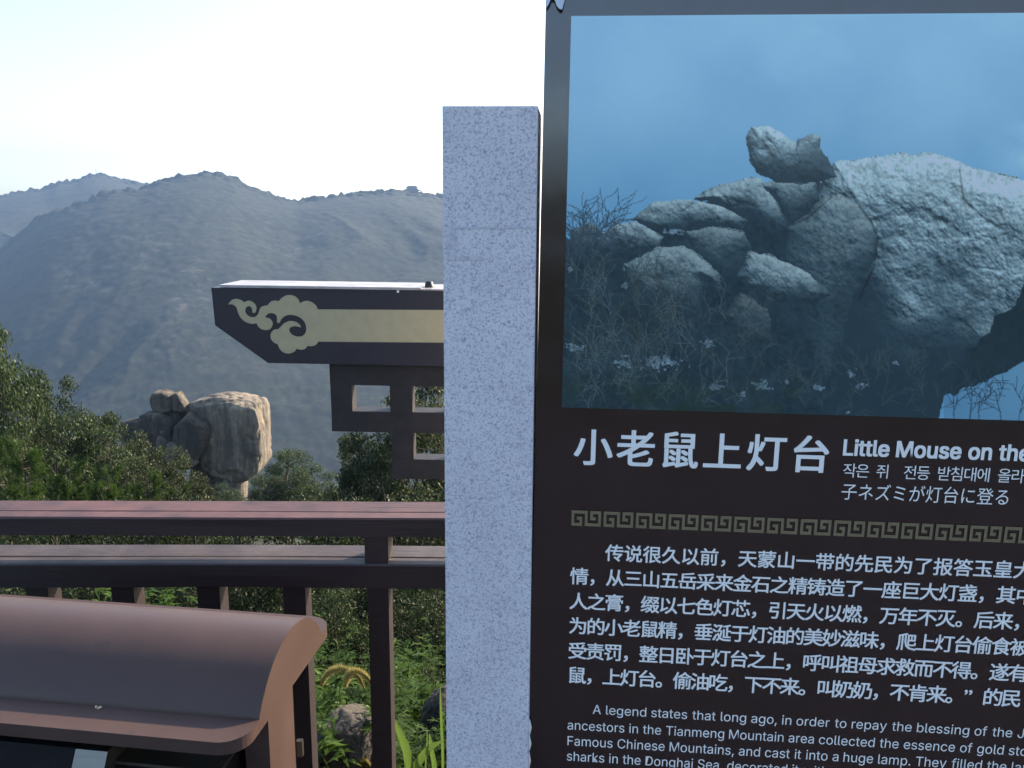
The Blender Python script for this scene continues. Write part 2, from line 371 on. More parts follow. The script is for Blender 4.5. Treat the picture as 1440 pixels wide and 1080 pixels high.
# ------------------------------------------------------------------ buildings on the far ridges
def temple():
    c = at(579.5, 271, MR); s = MR / FPX
    t = empty("temple", (c.x, c.y, c.z - 4), "tiny temple hall with two upturned roofs on the hazy ridge beside the granite pillar", "temple")
    o = Vector((c.x, c.y, c.z - 4))
    def hip(wx, wy, tx, ty, z0, z1, up):
        bm = bmesh.new(); n = 8; ring0, ring1 = [], []
        for k in range(4 * n):
            q = k / n; side = int(q); f = q - side
            cs = [(-1, -1), (1, -1), (1, 1), (-1, 1)]; a, b = cs[side], cs[(side + 1) % 4]
            x, y = a[0] + (b[0] - a[0]) * f, a[1] + (b[1] - a[1]) * f
            lift = up * (abs(2 * f - 1) ** 3)
            ring0.append(Vector((x * wx, y * wy, z0 + lift))); ring1.append(Vector((x * tx, y * ty, z1)))
        levels = [ring0]
        for g in (0.3, 0.6, 0.85, 1.0):
            levels.append([a.lerp(b, g) + Vector((0, 0, -(z1 - z0) * 0.18 * math.sin(math.pi * g))) for a, b in zip(ring0, ring1)])
        vs = [[bm.verts.new(o + p) for p in L] for L in levels]
        for i in range(len(vs) - 1):
            for k in range(4 * n): bm.faces.new((vs[i][k], vs[i][(k + 1) % (4 * n)], vs[i + 1][(k + 1) % (4 * n)], vs[i + 1][k]))
        bm.faces.new(vs[-1]); bm.faces.new(list(reversed(vs[0])))
        return bm
    mr = m_flat("grey_roof_tile", (0.09, 0.09, 0.10), 0.7); mw = m_flat("old_red_wall", (0.22, 0.10, 0.07), 0.8); ms = m_flat("pale_terrace", (0.42, 0.40, 0.36), 0.8)
    bm = bmesh.new(); add_box(bm, o.x - 22, o.x + 24, o.y - 12, o.y + 10, o.z - 9, o.z + 1.5); bm_obj("terrace", bm, ms, t)
    bm = bmesh.new(); add_box(bm, o.x - 13, o.x + 13, o.y - 7, o.y + 7, o.z + 1.5, o.z + 8.0); bm_obj("wall", bm, mw, t)
    for k in range(6):
        V, F = tube_np([(o.x - 14.5 + k * 5.8, o.y - 9, o.z + 1.5), (o.x - 14.5 + k * 5.8, o.y - 9, o.z + 7.4)], [0.5, 0.5], 8)
        link_mesh("column", mesh_np("column", V, F), mw, t)
    bm_obj("roof", hip(19.5, 12, 12, 5, 7.0, 12.0, 2.2), mr, t)
    bm = bmesh.new(); add_box(bm, o.x - 10, o.x + 10, o.y - 4.5, o.y + 4.5, o.z + 12.0, o.z + 13.6); bm_obj("upper_wall", bm, mw, t)
    bm_obj("roof", hip(14.0, 8.5, 8.8, 0.7, 13.0, 17.6, 1.6), mr, t)
    bm = bmesh.new(); add_box(bm, o.x - 9.5, o.x + 9.5, o.y - 0.6, o.y + 0.6, o.z + 17.6, o.z + 18.6)
    for sx in (-1, 1): add_prism(bm, [o + Vector((sx * 9.5, -0.7, 17.6)), o + Vector((sx * 10.6, -0.7, 17.6)), o + Vector((sx * 10.9, -0.7, 20.4)), o + Vector((sx * 9.5, -0.7, 18.8))], Vector((0, 1.4, 0)))
    bm_obj("ridge_beam", bm, mr, t)
temple()
def mast():
    c = at(135.5, 246, FR); t = empty("radio_mast", (c.x, c.y, c.z - 3), "thin radio mast standing on the pale far summit", "mast")
    parts = [tube_np([(c.x + dx, c.y + dy, c.z - 6), (c.x + dx * .2, c.y + dy * .2, c.z + 21)], [0.55, 0.35], 6) for dx, dy in ((1.6, 1), (-1.6, 1), (0, -1.6))]
    for k in range(6):
        f = 1 - 0.8 * k / 6; zz = c.z - 5 + k * 4.2; q = [(1.6 * f, 1 * f), (-1.6 * f, 1 * f), (0, -1.6 * f)]
        for i in range(3): parts.append(tube_np([(c.x + q[i][0], c.y + q[i][1], zz), (c.x + q[(i + 1) % 3][0], c.y + q[(i + 1) % 3][1], zz + 2)], [0.2, 0.2], 4))
    V, F = join_np(parts); ms = m_flat("grey_steel", (0.25, 0.25, 0.26), 0.6); link_mesh("lattice_tower", mesh_np("lattice_tower", V, F), ms, t)
    V, F = tube_np([(c.x, c.y, c.z + 20), (c.x, c.y, c.z + 27)], [0.3, 0.15], 6); link_mesh("antenna", mesh_np("antenna", V, F), ms, t)
mast()
def hut(px, py, wpx, hpx, col, label, Rr):
    c = at(px, py, Rr); s = Rr / FPX; wd, h = wpx * s, hpx * s
    t = empty("building", (c.x, c.y, c.z), label, "building")
    bm = bmesh.new(); add_box(bm, c.x - wd / 2, c.x + wd / 2, c.y - wd * .3, c.y + wd * .3, c.z - h, c.z + h); bm_obj("wall", bm, m_flat("plaster", col, 0.8), t)
    bm = bmesh.new(); a, b, d = c.x - wd * .58, c.x + wd * .58, wd * .4
    for y in (0,): add_prism(bm, [Vector((a, c.y - d, c.z + h)), Vector((a, c.y + d, c.z + h)), Vector((a, c.y, c.z + h * 1.7))], Vector((b - a, 0, 0)))
    bm_obj("roof", bm, m_flat("roof_tile", (0.25, 0.13, 0.08), 0.7), t)
    bm = bmesh.new()
    for k in range(4): add_box(bm, c.x - wd * .4 + k * wd * .22, c.x - wd * .4 + k * wd * .22 + wd * .1, c.y - wd * .31, c.y - wd * .295, c.z + h * .1, c.z + h * .6)
    tag(bm_obj("window", bm, M_dark, t), kind='stuff')
hut(180, 256.5, 5.5, 2.6, (0.75, 0.52, 0.36), "orange walled building in the saddle right of the far summit", FR - 30)
hut(140, 252.5, 4.2, 1.4, (0.6, 0.6, 0.6), "pale building just below the radio mast", FR - 60)
hut(143, 258, 4.6, 1.3, (0.62, 0.62, 0.6), "pale building lower on the far summit below another one", FR - 130)

# ------------------------------------------------------------------ signboard plane
YAW = R_(4.4)
PU = Vector((math.cos(YAW), -math.sin(YAW), 0)); PN = Vector((-math.sin(YAW), -math.cos(YAW), 0))
P0 = at(622, 152, 1.335)                       # pillar's front left edge, on the pillar's front plane
def on_plane(px, py, back=0.0):
    o = P0 - PN * back; d = ray(px, py); k = (o - CAM).dot(PN) / d.dot(PN); return CAM + d * k
LEAN = R_(0.13)
UX = PU * math.cos(LEAN) + Vector((0, 0, -1)) * math.sin(LEAN); UZ = Vector((0, 0, 1)) * math.cos(LEAN) + PU * math.sin(LEAN)
BACK = 0.022
BO = on_plane(803.3, 22.8, BACK)               # top left corner of the picture is the board's origin
def uv(px, py):
    p = on_plane(px, py, BACK) - BO; return p.dot(UX), p.dot(UZ)
def bp(u, v, lift=0.0): return BO + UX * u + UZ * v + PN * lift
sign = empty("signboard", tuple(bp(0.3, -1.6)), "dark brown information board with a printed rock picture and white trilingual text", "signboard")
u_l0, v_l0 = uv(768.3, -30); u_l1, v_l1 = uv(742.5, 1085)
UR = uv(1900, 300)[0]; VB = v_l1 - 0.42
bm = bmesh.new()
k_l = (u_l1 - u_l0) / (v_l1 - v_l0)
poly = [bp(u_l0, v_l0), bp(UR, v_l0), bp(UR, VB), bp(u_l0 + k_l * (VB - v_l0), VB)]
add_prism(bm, poly, -PN * 0.028)
bm_obj("panel", bm, M_panel, sign, bevel=0.0015)
bm = bmesh.new(); ua_, ub_ = u_l0 + .001, UR - .006
add_prism(bm, [bp(ua_, v_l0 - .01, -.0285), bp(ub_, v_l0 - .01, -.0285), bp(ub_, VB + .01, -.0285), bp(u_l0 + k_l * (VB - v_l0) + .001, VB + .01, -.0285)], -PN * 0.085)
bm_obj("added_sun_block", bm, M_beam, sign)  # unseen slab added behind the panel to keep sun off the pillar's side

# --- the printed picture, inked per vertex in photo pixels
def ink_print():
    u0, v0 = 0.0, 0.0
    v1 = (uv(790, 572.5)[1] + uv(1250, 586)[1]) / 2
    u1 = UR - 0.06
    du = 0.00135; nu, nv = int((u1 - u0) / du) + 1, int((v0 - v1) / du) + 1
    U, Vv = np.meshgrid(np.linspace(u0, u1, nu), np.linspace(v0, v1, nv))
    P = np.array(BO) + U[..., None] * np.array(UX) + Vv[..., None] * np.array(UZ) + np.array(PN) * 0.0012
    P = P.reshape(-1, 3); px, py = proj(P)
    x = (px - 780) * 1.8; y = py * 1.8           # picture coordinates
    def N(sx, sy, o=4, s=0): return fbm(p3(x / sx, y / sy), o, s)
    def inside(poly, wob=0.0, s=0):
        q = np.array(poly, float); xx = x + wob * N(26, 26, 3, s + 50); yy = y + wob * N(26, 26, 3, s + 60)
        r = np.zeros(len(x), bool); j = len(q) - 1
        for i in range(len(q)):
            c = (q[i, 1] > yy) != (q[j, 1] > yy)
            with np.errstate(divide='ignore', invalid='ignore'):
                r ^= c & (xx < (q[j, 0] - q[i, 0]) * (yy - q[i, 1]) / (q[j, 1] - q[i, 1] + 1e-9) + q[i, 0])
            j = i
        return r
    col = np.zeros((len(x), 3))
    f = np.clip((y - 30) / 600, 0, 1)[:, None]; m = N(240, 200, 5, 1)[:, None]
    col[:] = (1 - f) * np.array([126, 168, 202]) + f * np.array([92, 142, 182])
    col += m * np.array([16, 13, 9])
    mist = np.clip(1 - np.hypot((x - 1230) / 170, (y - 400) / 110), 0, 1)[:, None] + np.clip(1 - np.hypot((x - 620) / 240, (y - 120) / 130), 0, 1)[:, None] * 0.35
    col = col + mist * np.array([40, 34, 26]) * (0.7 + N(80, 60, 4, 8)[:, None])
    lr = (y > 905) & (x > 985); col[lr] = col[lr] * 0.88
    L = np.array([172, 194, 206.0]); D = np.array([27, 46, 60.0])
    rough = 9.0 * N(60, 55, 3, 201) + 4.5 * N(22, 20, 4, 202) + 1.6 * N(6, 6, 3, 203) - 1.6 * np.clip(.10 - np.abs(N(120, 80, 3, 204)), 0, 1) / .10
    spots = N(9, 8, 4, 205) + .6 * N(40, 30, 3, 206)
    step = du * 1.8 * 560 / abs(v1 - v0) * 1.0
    def rock(poly, light, dark, ang, mid, span, s, mott=0.3, edge=True):
        k = inside(poly, 7, s); q = np.array(poly, float); c0 = q.min(0); sz = q.max(0) - c0
        d = np.full(len(x), 1e9); ki = np.where(k)[0]; dk = np.full(len(ki), 1e9)
        for i in range(len(q)): dk = np.minimum(dk, seg(x[ki], y[ki], q[i], q[(i + 1) % len(q)]))
        d[:] = 0; d[ki] = dk; wr = min(sz) * (.20 if min(sz) > 400 else .34); tt = np.clip(d / wr, 0, 1)
        H = wr * .75 * np.sqrt(np.clip(2 * tt - tt * tt, 0, 1)) + rough
        gy_, gx_ = np.gradient(H.reshape(nv, nu), 1.0 * step, 1.0 * step); gx_ = gx_.ravel()[k]; gy_ = gy_.ravel()[k]
        nz = 1 / np.sqrt(1 + gx_ ** 2 + gy_ ** 2); lam = np.clip((.30 * -gx_ + .80 * gy_ + .52) * nz, 0, 1.1)
        a, b = ((x - c0[0]) / sz[0])[k], ((y - c0[1]) / sz[1])[k]
        t_ = math.cos(ang) * a + math.sin(ang) * b
        sh = np.clip((t_ - mid) / span + 0.5 + 0.5 * N(70, 60, 4, s + 3)[k], 0, 1); sh = sh * sh * (3 - 2 * sh)
        lam = lam * (1 - .80 * sh)
        cc = D + (light * .98 - D) * lam[:, None]
        cc = cc * (1 - .15 * np.clip((spots[k] - .08) / .3, 0, 1))[:, None] * (1 + .10 * N(4, 4, 2, s + 7)[k])[:, None]
        col[k] = cc
        return k
    pi = math.pi
    # dark mass behind everything below the rocks
    base = inside([(20, 610), (120, 590), (240, 600), (250, 545), (420, 500), (540, 500), (600, 462), (690, 455), (760, 500), (900, 700), (990, 1000), (968, 1075), (0, 1075)], 16, 90)
    col[base] = (D * 0.95 + 10 * N(60, 40, 4, 91)[:, None] + 9 * N(9, 9, 3, 92)[:, None])[base]
    big = rock([(660, 500), (676, 455), (706, 408), (800, 399), (880, 388), (960, 389), (1010, 402), (1060, 424), (1120, 440), (1190, 455), (1330, 480), (1480, 540), (1560, 640), (1560, 800), (1400, 840), (1190, 860), (1188, 915), (1100, 958), (985, 1003), (968, 1075), (690, 1075), (716, 890), (758, 770), (700, 760), (640, 640), (640, 540)],
               L * 1.06, D, 1.95, 0.37, 0.55, 5, 0.34)
    # deep shade in the belly of the big rock
    bel = np.clip((785 + (y - 560) * .46 + 45 * N(60, 60, 4, 71) - x) / 120, 0, 1) * .92; bel = np.where(big, bel * np.clip((y - 500) / 110, 0, 1), 0)[:, None]
    col[:] = col * (1 - bel) + D * bel
    b2 = np.where(big & (y > 830 + 0.25 * np.abs(x - 1000)), np.clip((y - 820) / 130 + 0.4 * N(60, 50, 4, 77), 0, 0.9), 0)[:, None]; col[:] = col * (1 - b2) + D * 0.95 * b2
    cave = inside([(1190, 700), (1165, 770), (1120, 800), (1090, 850), (1040, 900), (1000, 1000), (1100, 960), (1188, 915), (1300, 880), (1300, 720)], 14, 12); col[cave] = D * 0.85 + (6 * N(20, 20, 3, 5)[:, None])[cave]
    rock([(350, 502), (395, 478), (440, 460), (520, 447), (560, 500), (585, 540), (592, 578), (560, 592), (500, 560), (400, 516)], L * .92, D * 1.6, 1.4, 0.62, 0.6, 15)
    rock([(520, 468), (560, 455), (662, 462), (670, 505), (640, 540), (598, 570), (580, 545), (560, 505)], L * .78, D * 1.7, 1.2, 0.5, 0.8, 25)
    rock([(485, 345), (500, 320), (545, 318), (580, 342), (612, 360), (640, 340), (656, 335), (676, 348), (674, 372), (700, 418), (712, 448), (690, 456), (640, 463), (560, 460), (510, 436), (492, 402)], L * 1.02, D * 2.1, 0.95, 0.62, 0.8, 35)
    rock([(590, 575), (640, 540), (680, 498), (720, 490), (770, 520), (815, 578), (817, 640), (785, 700), (745, 790), (716, 900), (690, 960), (640, 930), (602, 760), (575, 660)], L * .78, D * 1.2, 1.6, 0.25, 0.55, 45)
    rock([(198, 555), (240, 512), (345, 505), (430, 525), (488, 556), (470, 578), (380, 572), (300, 582), (235, 580)], L * .88, D * 1.5, 1.5, 0.72, 0.7, 55)
    rock([(330, 588), (400, 574), (480, 588), (496, 622), (470, 690), (418, 700), (352, 648)], L * .72, D * 1.3, 1.3, 0.4, 0.7, 65)
    rock([(100, 600), (150, 568), (210, 560), (275, 602), (262, 630), (180, 640), (110, 640)], L * .85, D * 1.5, 1.5, 0.8, 0.8, 75)
    rock([(40, 575), (95, 563), (120, 585), (100, 630), (40, 632)], L * .6, D * 1.4, 1.5, 0.8, 0.8, 76)
    rock([(175, 670), (265, 624), (330, 620), (415, 690), (422, 728), (376, 714), (362, 785), (235, 765), (185, 725)], L * .76, D * 1.4, 1.5, 0.7, 0.8, 85)
    rock([(462, 700), (492, 638), (542, 646), (640, 688), (702, 745), (650, 772), (560, 762), (484, 728)], L * .84, D * 1.4, 1.5, 0.72, 0.6, 95)
    rock([(430, 800), (470, 740), (540, 780), (555, 870), (470, 890)], L * .5, D * 1.2, 1.5, 0.6, 0.8, 96)
    for ln in ([(618, 352), (612, 380), (622, 410), (604, 424)], [(592, 572), (640, 552), (700, 500)], [(1030, 500), (1080, 545), (1150, 590), (1188, 610)], [(1025, 430), (1035, 500)], [(770, 520), (800, 560), (818, 600), (810, 670), (770, 760)], [(320, 535), (350, 515)], [(540, 590), (548, 600)]):
        for a, b in zip(ln[:-1], ln[1:]):
            d = seg(x, y, a, b); k = np.clip(1.3 - (d + 2.5 * N(18, 18, 3, 41)) / 3.0, 0, 1)[:, None] * .35; col[:] = col * (1 - k)
    # snow in the hollows
    for (cx, cy, sx, sy) in ((300, 588, 34, 9), (388, 872, 18, 18), (270, 920, 60, 22), (175, 722, 12, 8), (40, 680, 10, 12), (525, 975, 30, 14), (475, 998, 10, 9), (752, 945, 14, 18), (780, 978, 16, 10), (668, 980, 14, 8), (592, 966, 12, 8), (864, 918, 12, 6), (745, 1045, 8, 6), (410, 980, 26, 12), (175, 918, 24, 18), (50, 880, 30, 10)):
        k = (np.hypot((x - cx) / sx, (y - cy) / sy) + 1.1 * N(9, 6, 3, int(cx)) < 0.62); col[k] = col[k] * .35 + .65 * np.array([140, 164, 190]) * (0.85 + 0.3 * N(6, 6, 2, 3)[k, None])
    # scrub: hundreds of bare twigs
    r2 = random.Random(5)
    gx = np.floor((x - x.min()) / 40).astype(int); gy = np.floor((y - y.min()) / 40).astype(int); gid = gx * 1000 + gy
    order = np.argsort(gid, kind='stable'); sg = gid[order]
    def near(a, b):
        out = []
        for i in range(int((min(a[0], b[0]) - x.min() - 4) // 40), int((max(a[0], b[0]) - x.min() + 4) // 40) + 1):
            for j in range(int((min(a[1], b[1]) - y.min() - 4) // 40), int((max(a[1], b[1]) - y.min() + 4) // 40) + 1):
                s0, s1 = np.searchsorted(sg, i * 1000 + j), np.searchsorted(sg, i * 1000 + j + 1); out.append(order[s0:s1])
        return np.concatenate(out) if out else np.array([], int)
    def stroke(a, b, c, wd, al):
        ii = near(a, b)
        if len(ii):
            k = ii[seg(x[ii], y[ii], a, b) < wd]; col[k] = col[k] * (1 - al) + np.array(c) * al
    def twig(p, ang, ln, dep, c, wd, al):
        for _ in range(3):
            q = (p[0] + ln * math.cos(ang), p[1] - ln * math.sin(ang)); stroke(p, q, c, wd, al); p = q; ang += r2.uniform(-.35, .35)
            if dep: twig(p, ang + r2.choice((-1, 1)) * r2.uniform(.35, .9), ln * .72, dep - 1, c, wd * .8, al)
    for i in range(300):
        cx = r2.triangular(22, 560, 110); cy = r2.uniform(640 + cx * .25, 1040)
        sh = r2.uniform(40, 92); twig((cx, cy), r2.uniform(.6, 2.5), r2.uniform(10, 24), 1, (sh * .80, sh * .98, sh * 1.06), 1.15, 0.6)
    for i in range(16):
        twig((r2.uniform(22, 150), r2.uniform(600, 680)), r2.uniform(1.0, 2.1), r2.uniform(16, 30), 2, (42, 58, 74), 1.6, 0.7)
    for i in range(60): twig((r2.uniform(560, 980), r2.uniform(900, 1060)), r2.uniform(.4, 2.7), r2.uniform(8, 16), 1, (52, 66, 70), 1.3, 0.55)
    for bx in (1010, 1050, 1075, 1130, 1175): twig((bx, 1065), r2.uniform(1.3, 1.8), 24, 2, (38, 56, 72), 1.6, 0.75)
    gr = np.clip((y - 930) / 90, 0, 1) * (x < 620) * np.clip(0.4 + 1.2 * N(40, 26, 4, 33), 0, 1)
    col[:] = col * (1 - 0.75 * gr[:, None]) + np.array([20, 38, 30]) * 0.75 * gr[:, None]
    col[:] = col * .93 + np.array([120, 160, 190]) * .07
    # printed colours -> reflectances
    c = np.clip(col, 3, 235) / 255; lin = np.where(c < .04045, c / 12.92, ((c + .055) / 1.055) ** 2.4)
    alb = np.clip(lin / np.array([0.47, 0.54, 0.70]), 0.004, 0.85)
    me = mesh_np("printed_picture", P, grid_faces(nv, nu)[:, ::-1])
    ca = me.color_attributes.new("ink", 'FLOAT_COLOR', 'POINT')
    ca.data.foreach_set("color", np.concatenate([alb, np.ones((len(alb), 1))], 1).astype(np.float32).ravel())
    link_mesh("printed_picture", me, M_print, sign)
def seg(x, y, a, b):
    ax, ay = a; dx, dy = b[0] - ax, b[1] - ay; t = np.clip(((x - ax) * dx + (y - ay) * dy) / (dx * dx + dy * dy + 1e-9), 0, 1)
    return np.hypot(x - ax - t * dx, y - ay - t * dy)
ink_print()

# --- lettering
_gl = {}
FONT = None
try:                                            # Blender's own interface sans, when it is there
    FONT = bpy.data.fonts.load(bpy.utils.system_resource('DATAFILES', path='fonts') + "/Inter.woff2")
except Exception: pass
def glyphs(s):
    k = s
    if k not in _gl:
        c = bpy.data.curves.new("lettering", 'FONT'); c.body = s; c.size = 1.0; c.resolution_u = 4
        if FONT and max(map(ord, s)) < 0x250: c.font = FONT
        o = bpy.data.objects.new("lettering", c); C.objects.link(o)
        dg = bpy.context.evaluated_depsgraph_get(); me = bpy.data.meshes.new_from_object(o.evaluated_get(dg))
        V = np.array([v.co[:] for v in me.vertices]).reshape(-1, 3); F = [tuple(p.vertices) for p in me.polygons]
        bpy.data.objects.remove(o); bpy.data.curves.remove(c); bpy.data.meshes.remove(me); _gl[k] = (V, F)
    return _gl[k]
class Letters:
    def __init__(s): s.V, s.F = [], []
    def put(s, V, F, u, v, sx, sy, bold=0.0):
        b = bold * sy                           # a bold stroke is the same outline inked five times, a hair apart
        for k, (du, dv) in enumerate([(0, 0)] + ([(b * .8, b * .6), (-b * .8, b * .6), (b * .8, -b * .6), (-b * .8, -b * .6)] if bold else [])):
            o = len(s.V)
            for p in V: s.V.append(tuple(bp(u + p[0] * sx + du, v + p[1] * sy + dv, 0.0016 + k * 0.0001)))
            s.F += [tuple(i + o for i in f) for f in F]
    def build(s, name, mat):
        me = bpy.data.meshes.new(name); me.from_pydata(s.V, [], s.F); me.update(); return link_mesh(name, me, mat, sign)
def cjk(name, text, x0, ytop, ybot, xk, k, off, em=0.955):
    """text on a fixed pitch: glyph 0 has its left edge at x0, glyph k at xk"""
    ua, va = uv(x0, ytop); _, vb = uv(x0, ybot); uk, _ = uv(xk, (ytop + ybot) / 2); pitch = (uk - ua) / k
    size = (va - vb) / em; L = Letters(); base = vb + 0.075 * size
    for i, ch in enumerate(text):
        if ch == ' ': continue
        V, F = glyphs(ch)
        if len(V): L.put(V, F, ua + i * pitch - 0.02 * size + (0.02 * size if ch in '，。' else 0), base, size, size, off)
    L.build(name, M_white)
cjk("title_lettering", "小老鼠上灯台", 808, 602.5, 652, 1112.5, 5, 0.022, 0.92)
body = [("传说很久以前，天蒙山一带的先民为了报答玉皇大", 851.8, 764, 788, 1428, 21), ("情，从三山五岳采来金石之精铸造了一座巨大灯盏，其中", 802.2, 796.5, 820.5, 1404, 23),
        ("人之膏，缀以七色灯芯，引天火以燃，万年不灭。后来，", 801, 831.5, 855.5, 1400, 23), ("为的小老鼠精，垂涎于灯油的美妙滋味，爬上灯台偷食被", 800.3, 866, 890, 1424.5, 24),
        ("受责罚，整日卧于灯台之上，呼叫祖母求救而不得。遂有", 799.3, 901, 925, 1422, 24), ("鼠，上灯台。偷油吃，下不来。叫奶奶，不肯来。”的民", 798.3, 935.3, 959.3, 1412, 24)]
for tx, x0, a, b, xk, k in body: cjk("chinese_text_line", tx, x0, a, b, xk, k, 0.018)
def latin(name, text, x0, ytop, ybase, xend, off=0.0, tail="", ref="A", spaced=False):
    ua, va = uv(x0, ytop); _, vb = uv(x0, ybase); ue, _ = uv(xend, ybase)
    H = glyphs(ref)[0][:, 1].max(); size = (va - vb) / H; L = Letters()
    words = text.split(' '); ws = []
    for q in words + tail.split():
        V, F = glyphs(q); ws.append((V, F, V[:, 0].min(), V[:, 0].max()))
    nw = len(words); wid = sum(b - a for _, _, a, b in ws[:nw]) * size; sx = size
    gap = (ue - ua - wid) / max(1, nw - 1)
    if gap < 0.2 * size or nw == 1:
        sx = size * (ue - ua) / (wid + 0.27 * size * (nw - 1)); gap = 0.27 * sx
    elif gap > 0.62 * size and not spaced:
        sx = size * (ue - ua) / (wid + 0.45 * size * (nw - 1)); gap = 0.45 * sx
    u = ua
    for V, F, a, b in ws: L.put(V, F, u - a * sx, vb, sx, size, off); u += (b - a) * sx + gap
    L.build(name, M_white)
latin("english_title", "Little Mouse on", 1187.5, 618, 639.5, 1393, 0.028, "the", "L")
latin("english_text_line", "A legend states that long ago, in order to repay the blessing of the", 833.8, 990.4, 1003, 1427, 0.0, "J", "A")
latin("english_text_line", "ancestors in the Tianmeng Mountain area collected the essence of gold", 798.3, 1012.2, 1024.9, 1415, 0.0, "sto", "T")
latin("english_text_line", "Famous Chinese Mountains, and cast it into a huge lamp. They filled the", 798.3, 1034.3, 1047.2, 1419, 0.0, "lam", "F")
latin("english_text_line", "sharks in the Donghai Sea,", 797.4, 1055.7, 1068.6, 1016, 0.0, "decorated it with", "h")
latin("japanese_title", "子ネズミが灯台に登る", 1184, 680.5, 700, 1417.5, 0.0, "", "子")
def korean():
    ua, va = uv(1186, 651); _, vb = uv(1186, 670.5); ue, _ = uv(1393, 660); L = Letters(); size = (va - vb) / 0.905
    cells = "작은 쥐  전등 받침대에 올라"; adv = [0.92 if c != ' ' else 0.50 for c in cells]; tot = sum(adv[:-3]); k = (ue - ua) / tot; u = ua
    for c, a in zip(cells, adv):
        if c != ' ': V, F = glyphs(c); L.put(V, F, u - .03 * size, vb + 0.075 * size, size * .95, size)
        u += a * k
    L.build("korean_title", M_white)
korean()
def key_band():
    cells = set()
    def h(r, a, b): cells.update((c, r) for c in range(a, b + 1))
    def v(c, a, b): cells.update((c, r) for r in range(a, b + 1))
    h(0, 0, 5); v(0, 0, 4); h(4, 0, 3); v(3, 2, 4); h(2, 2, 3); v(5, 0, 4); h(4, 5, 10); v(10, 0, 4); h(0, 7, 10); v(7, 0, 2); h(2, 7, 8)
    ua, va = uv(804, 717); _, vb = uv(803, 738.5); u14 = uv(1411, 756)[0]
    pitch = (u14 - ua) / 13.0; cw = pitch / 12.0; chh = (va - vb) / 5.0
    V, F = [], []
    for n in range(24):
        if ua + (n + 1) * pitch > UR - 0.05: break
        for c, r in cells:
            u, vv = ua + n * pitch + c * cw, va - r * chh; k = len(V)
            V += [bp(u, vv, .0016), bp(u + cw, vv, .0016), bp(u + cw, vv - chh, .0016), bp(u, vv - chh, .0016)]; F.append((k + 3, k + 2, k + 1, k))
    me = bpy.data.meshes.new("key_pattern_band"); me.from_pydata([tuple(q) for q in V], [], F); link_mesh("key_pattern_band", me, M_key, sign)
key_band()
def peel():
    bm = bmesh.new()                              # loose film corner curling off the top left of the board
    grid = []
    for i in range(7):
        row = []
        for j in range(7):
            a, b = i / 6, j / 6
            px = 768.5 + 34 * a * (1 - 0.35 * b); py = -30 + (b * (44 - 16 * math.sin(math.pi * min(1, a * 1.25)) ** 2 + 2 * a))
            u, v = uv(px, py); row.append(bm.verts.new(bp(u, v, 0.003 + 0.008 * b * b + 0.004 * math.sin(3.1 * a) * b)))
        grid.append(row)
    for i in range(6):
        for j in range(6): bm.faces.new((grid[i][j], grid[i + 1][j], grid[i + 1][j + 1], grid[i][j + 1]))
    bm_obj("peeling_film", bm, M_film, sign, smooth=True)
peel()

# ------------------------------------------------------------------ granite pillar
def pillar():
    e = on_plane(756.3, 150) - P0; wd = e.dot(PU); zt = P0.z
    bm = bmesh.new(); add_box(bm, 0, wd, 0, 0.16, 0.0, zt + 0.003)
    Mx = Matrix(((PU.x, -PN.x, 0, P0.x), (PU.y, -PN.y, 0, P0.y), (0, 0, 1, 0), (0, 0, 0, 1)))
    for v in bm.verts: v.co = Mx @ v.co
    o = bm_obj("stone_pillar", bm, M_granite, bevel=0.003, seg=3)
    tag(o, "speckled pale granite pillar standing at the left edge of the signboard", "pillar")
    bm = bmesh.new()
    def q(a, b, c, d):
        f = [on_plane(*p) + PN * 0.0008 for p in (a, b, c, d)]; bm.faces.new([bm.verts.new(x) for x in f])
    q((629, 319), (641, 319), (641, 366), (629, 366)); q((641.3, 319), (752, 319), (752, 321.5), (641.3, 321.5)); q((641.3, 360), (680, 360), (680, 366), (641.3, 366))
    g = bm_obj("glue_mark", bm, M_glue, o)
    V, Fs = [], []; parts = []
    r = random.Random(3)
    for k in range(26):                            # lumps of sealant along the joint with the board
        p = on_plane(0, 0); t = k / 25; z = 0.35 + t * 0.75 + r.uniform(-.01, .01)
        c = Vector((P0.x, P0.y, 0)) + PU * (wd + 0.001) - PN * (0.012); c.z = z
        n = 5; pts = [(c.x, c.y, c.z - 0.016), (c.x + .001, c.y, c.z), (c.x, c.y, c.z + 0.016)]; parts.append(tube_np(pts, [0.0008, r.uniform(.0018, .0034), 0.0008], 6))
    V, F = join_np(parts); link_mesh("sealant", mesh_np("sealant", V, F), M_white, o, True)
pillar()

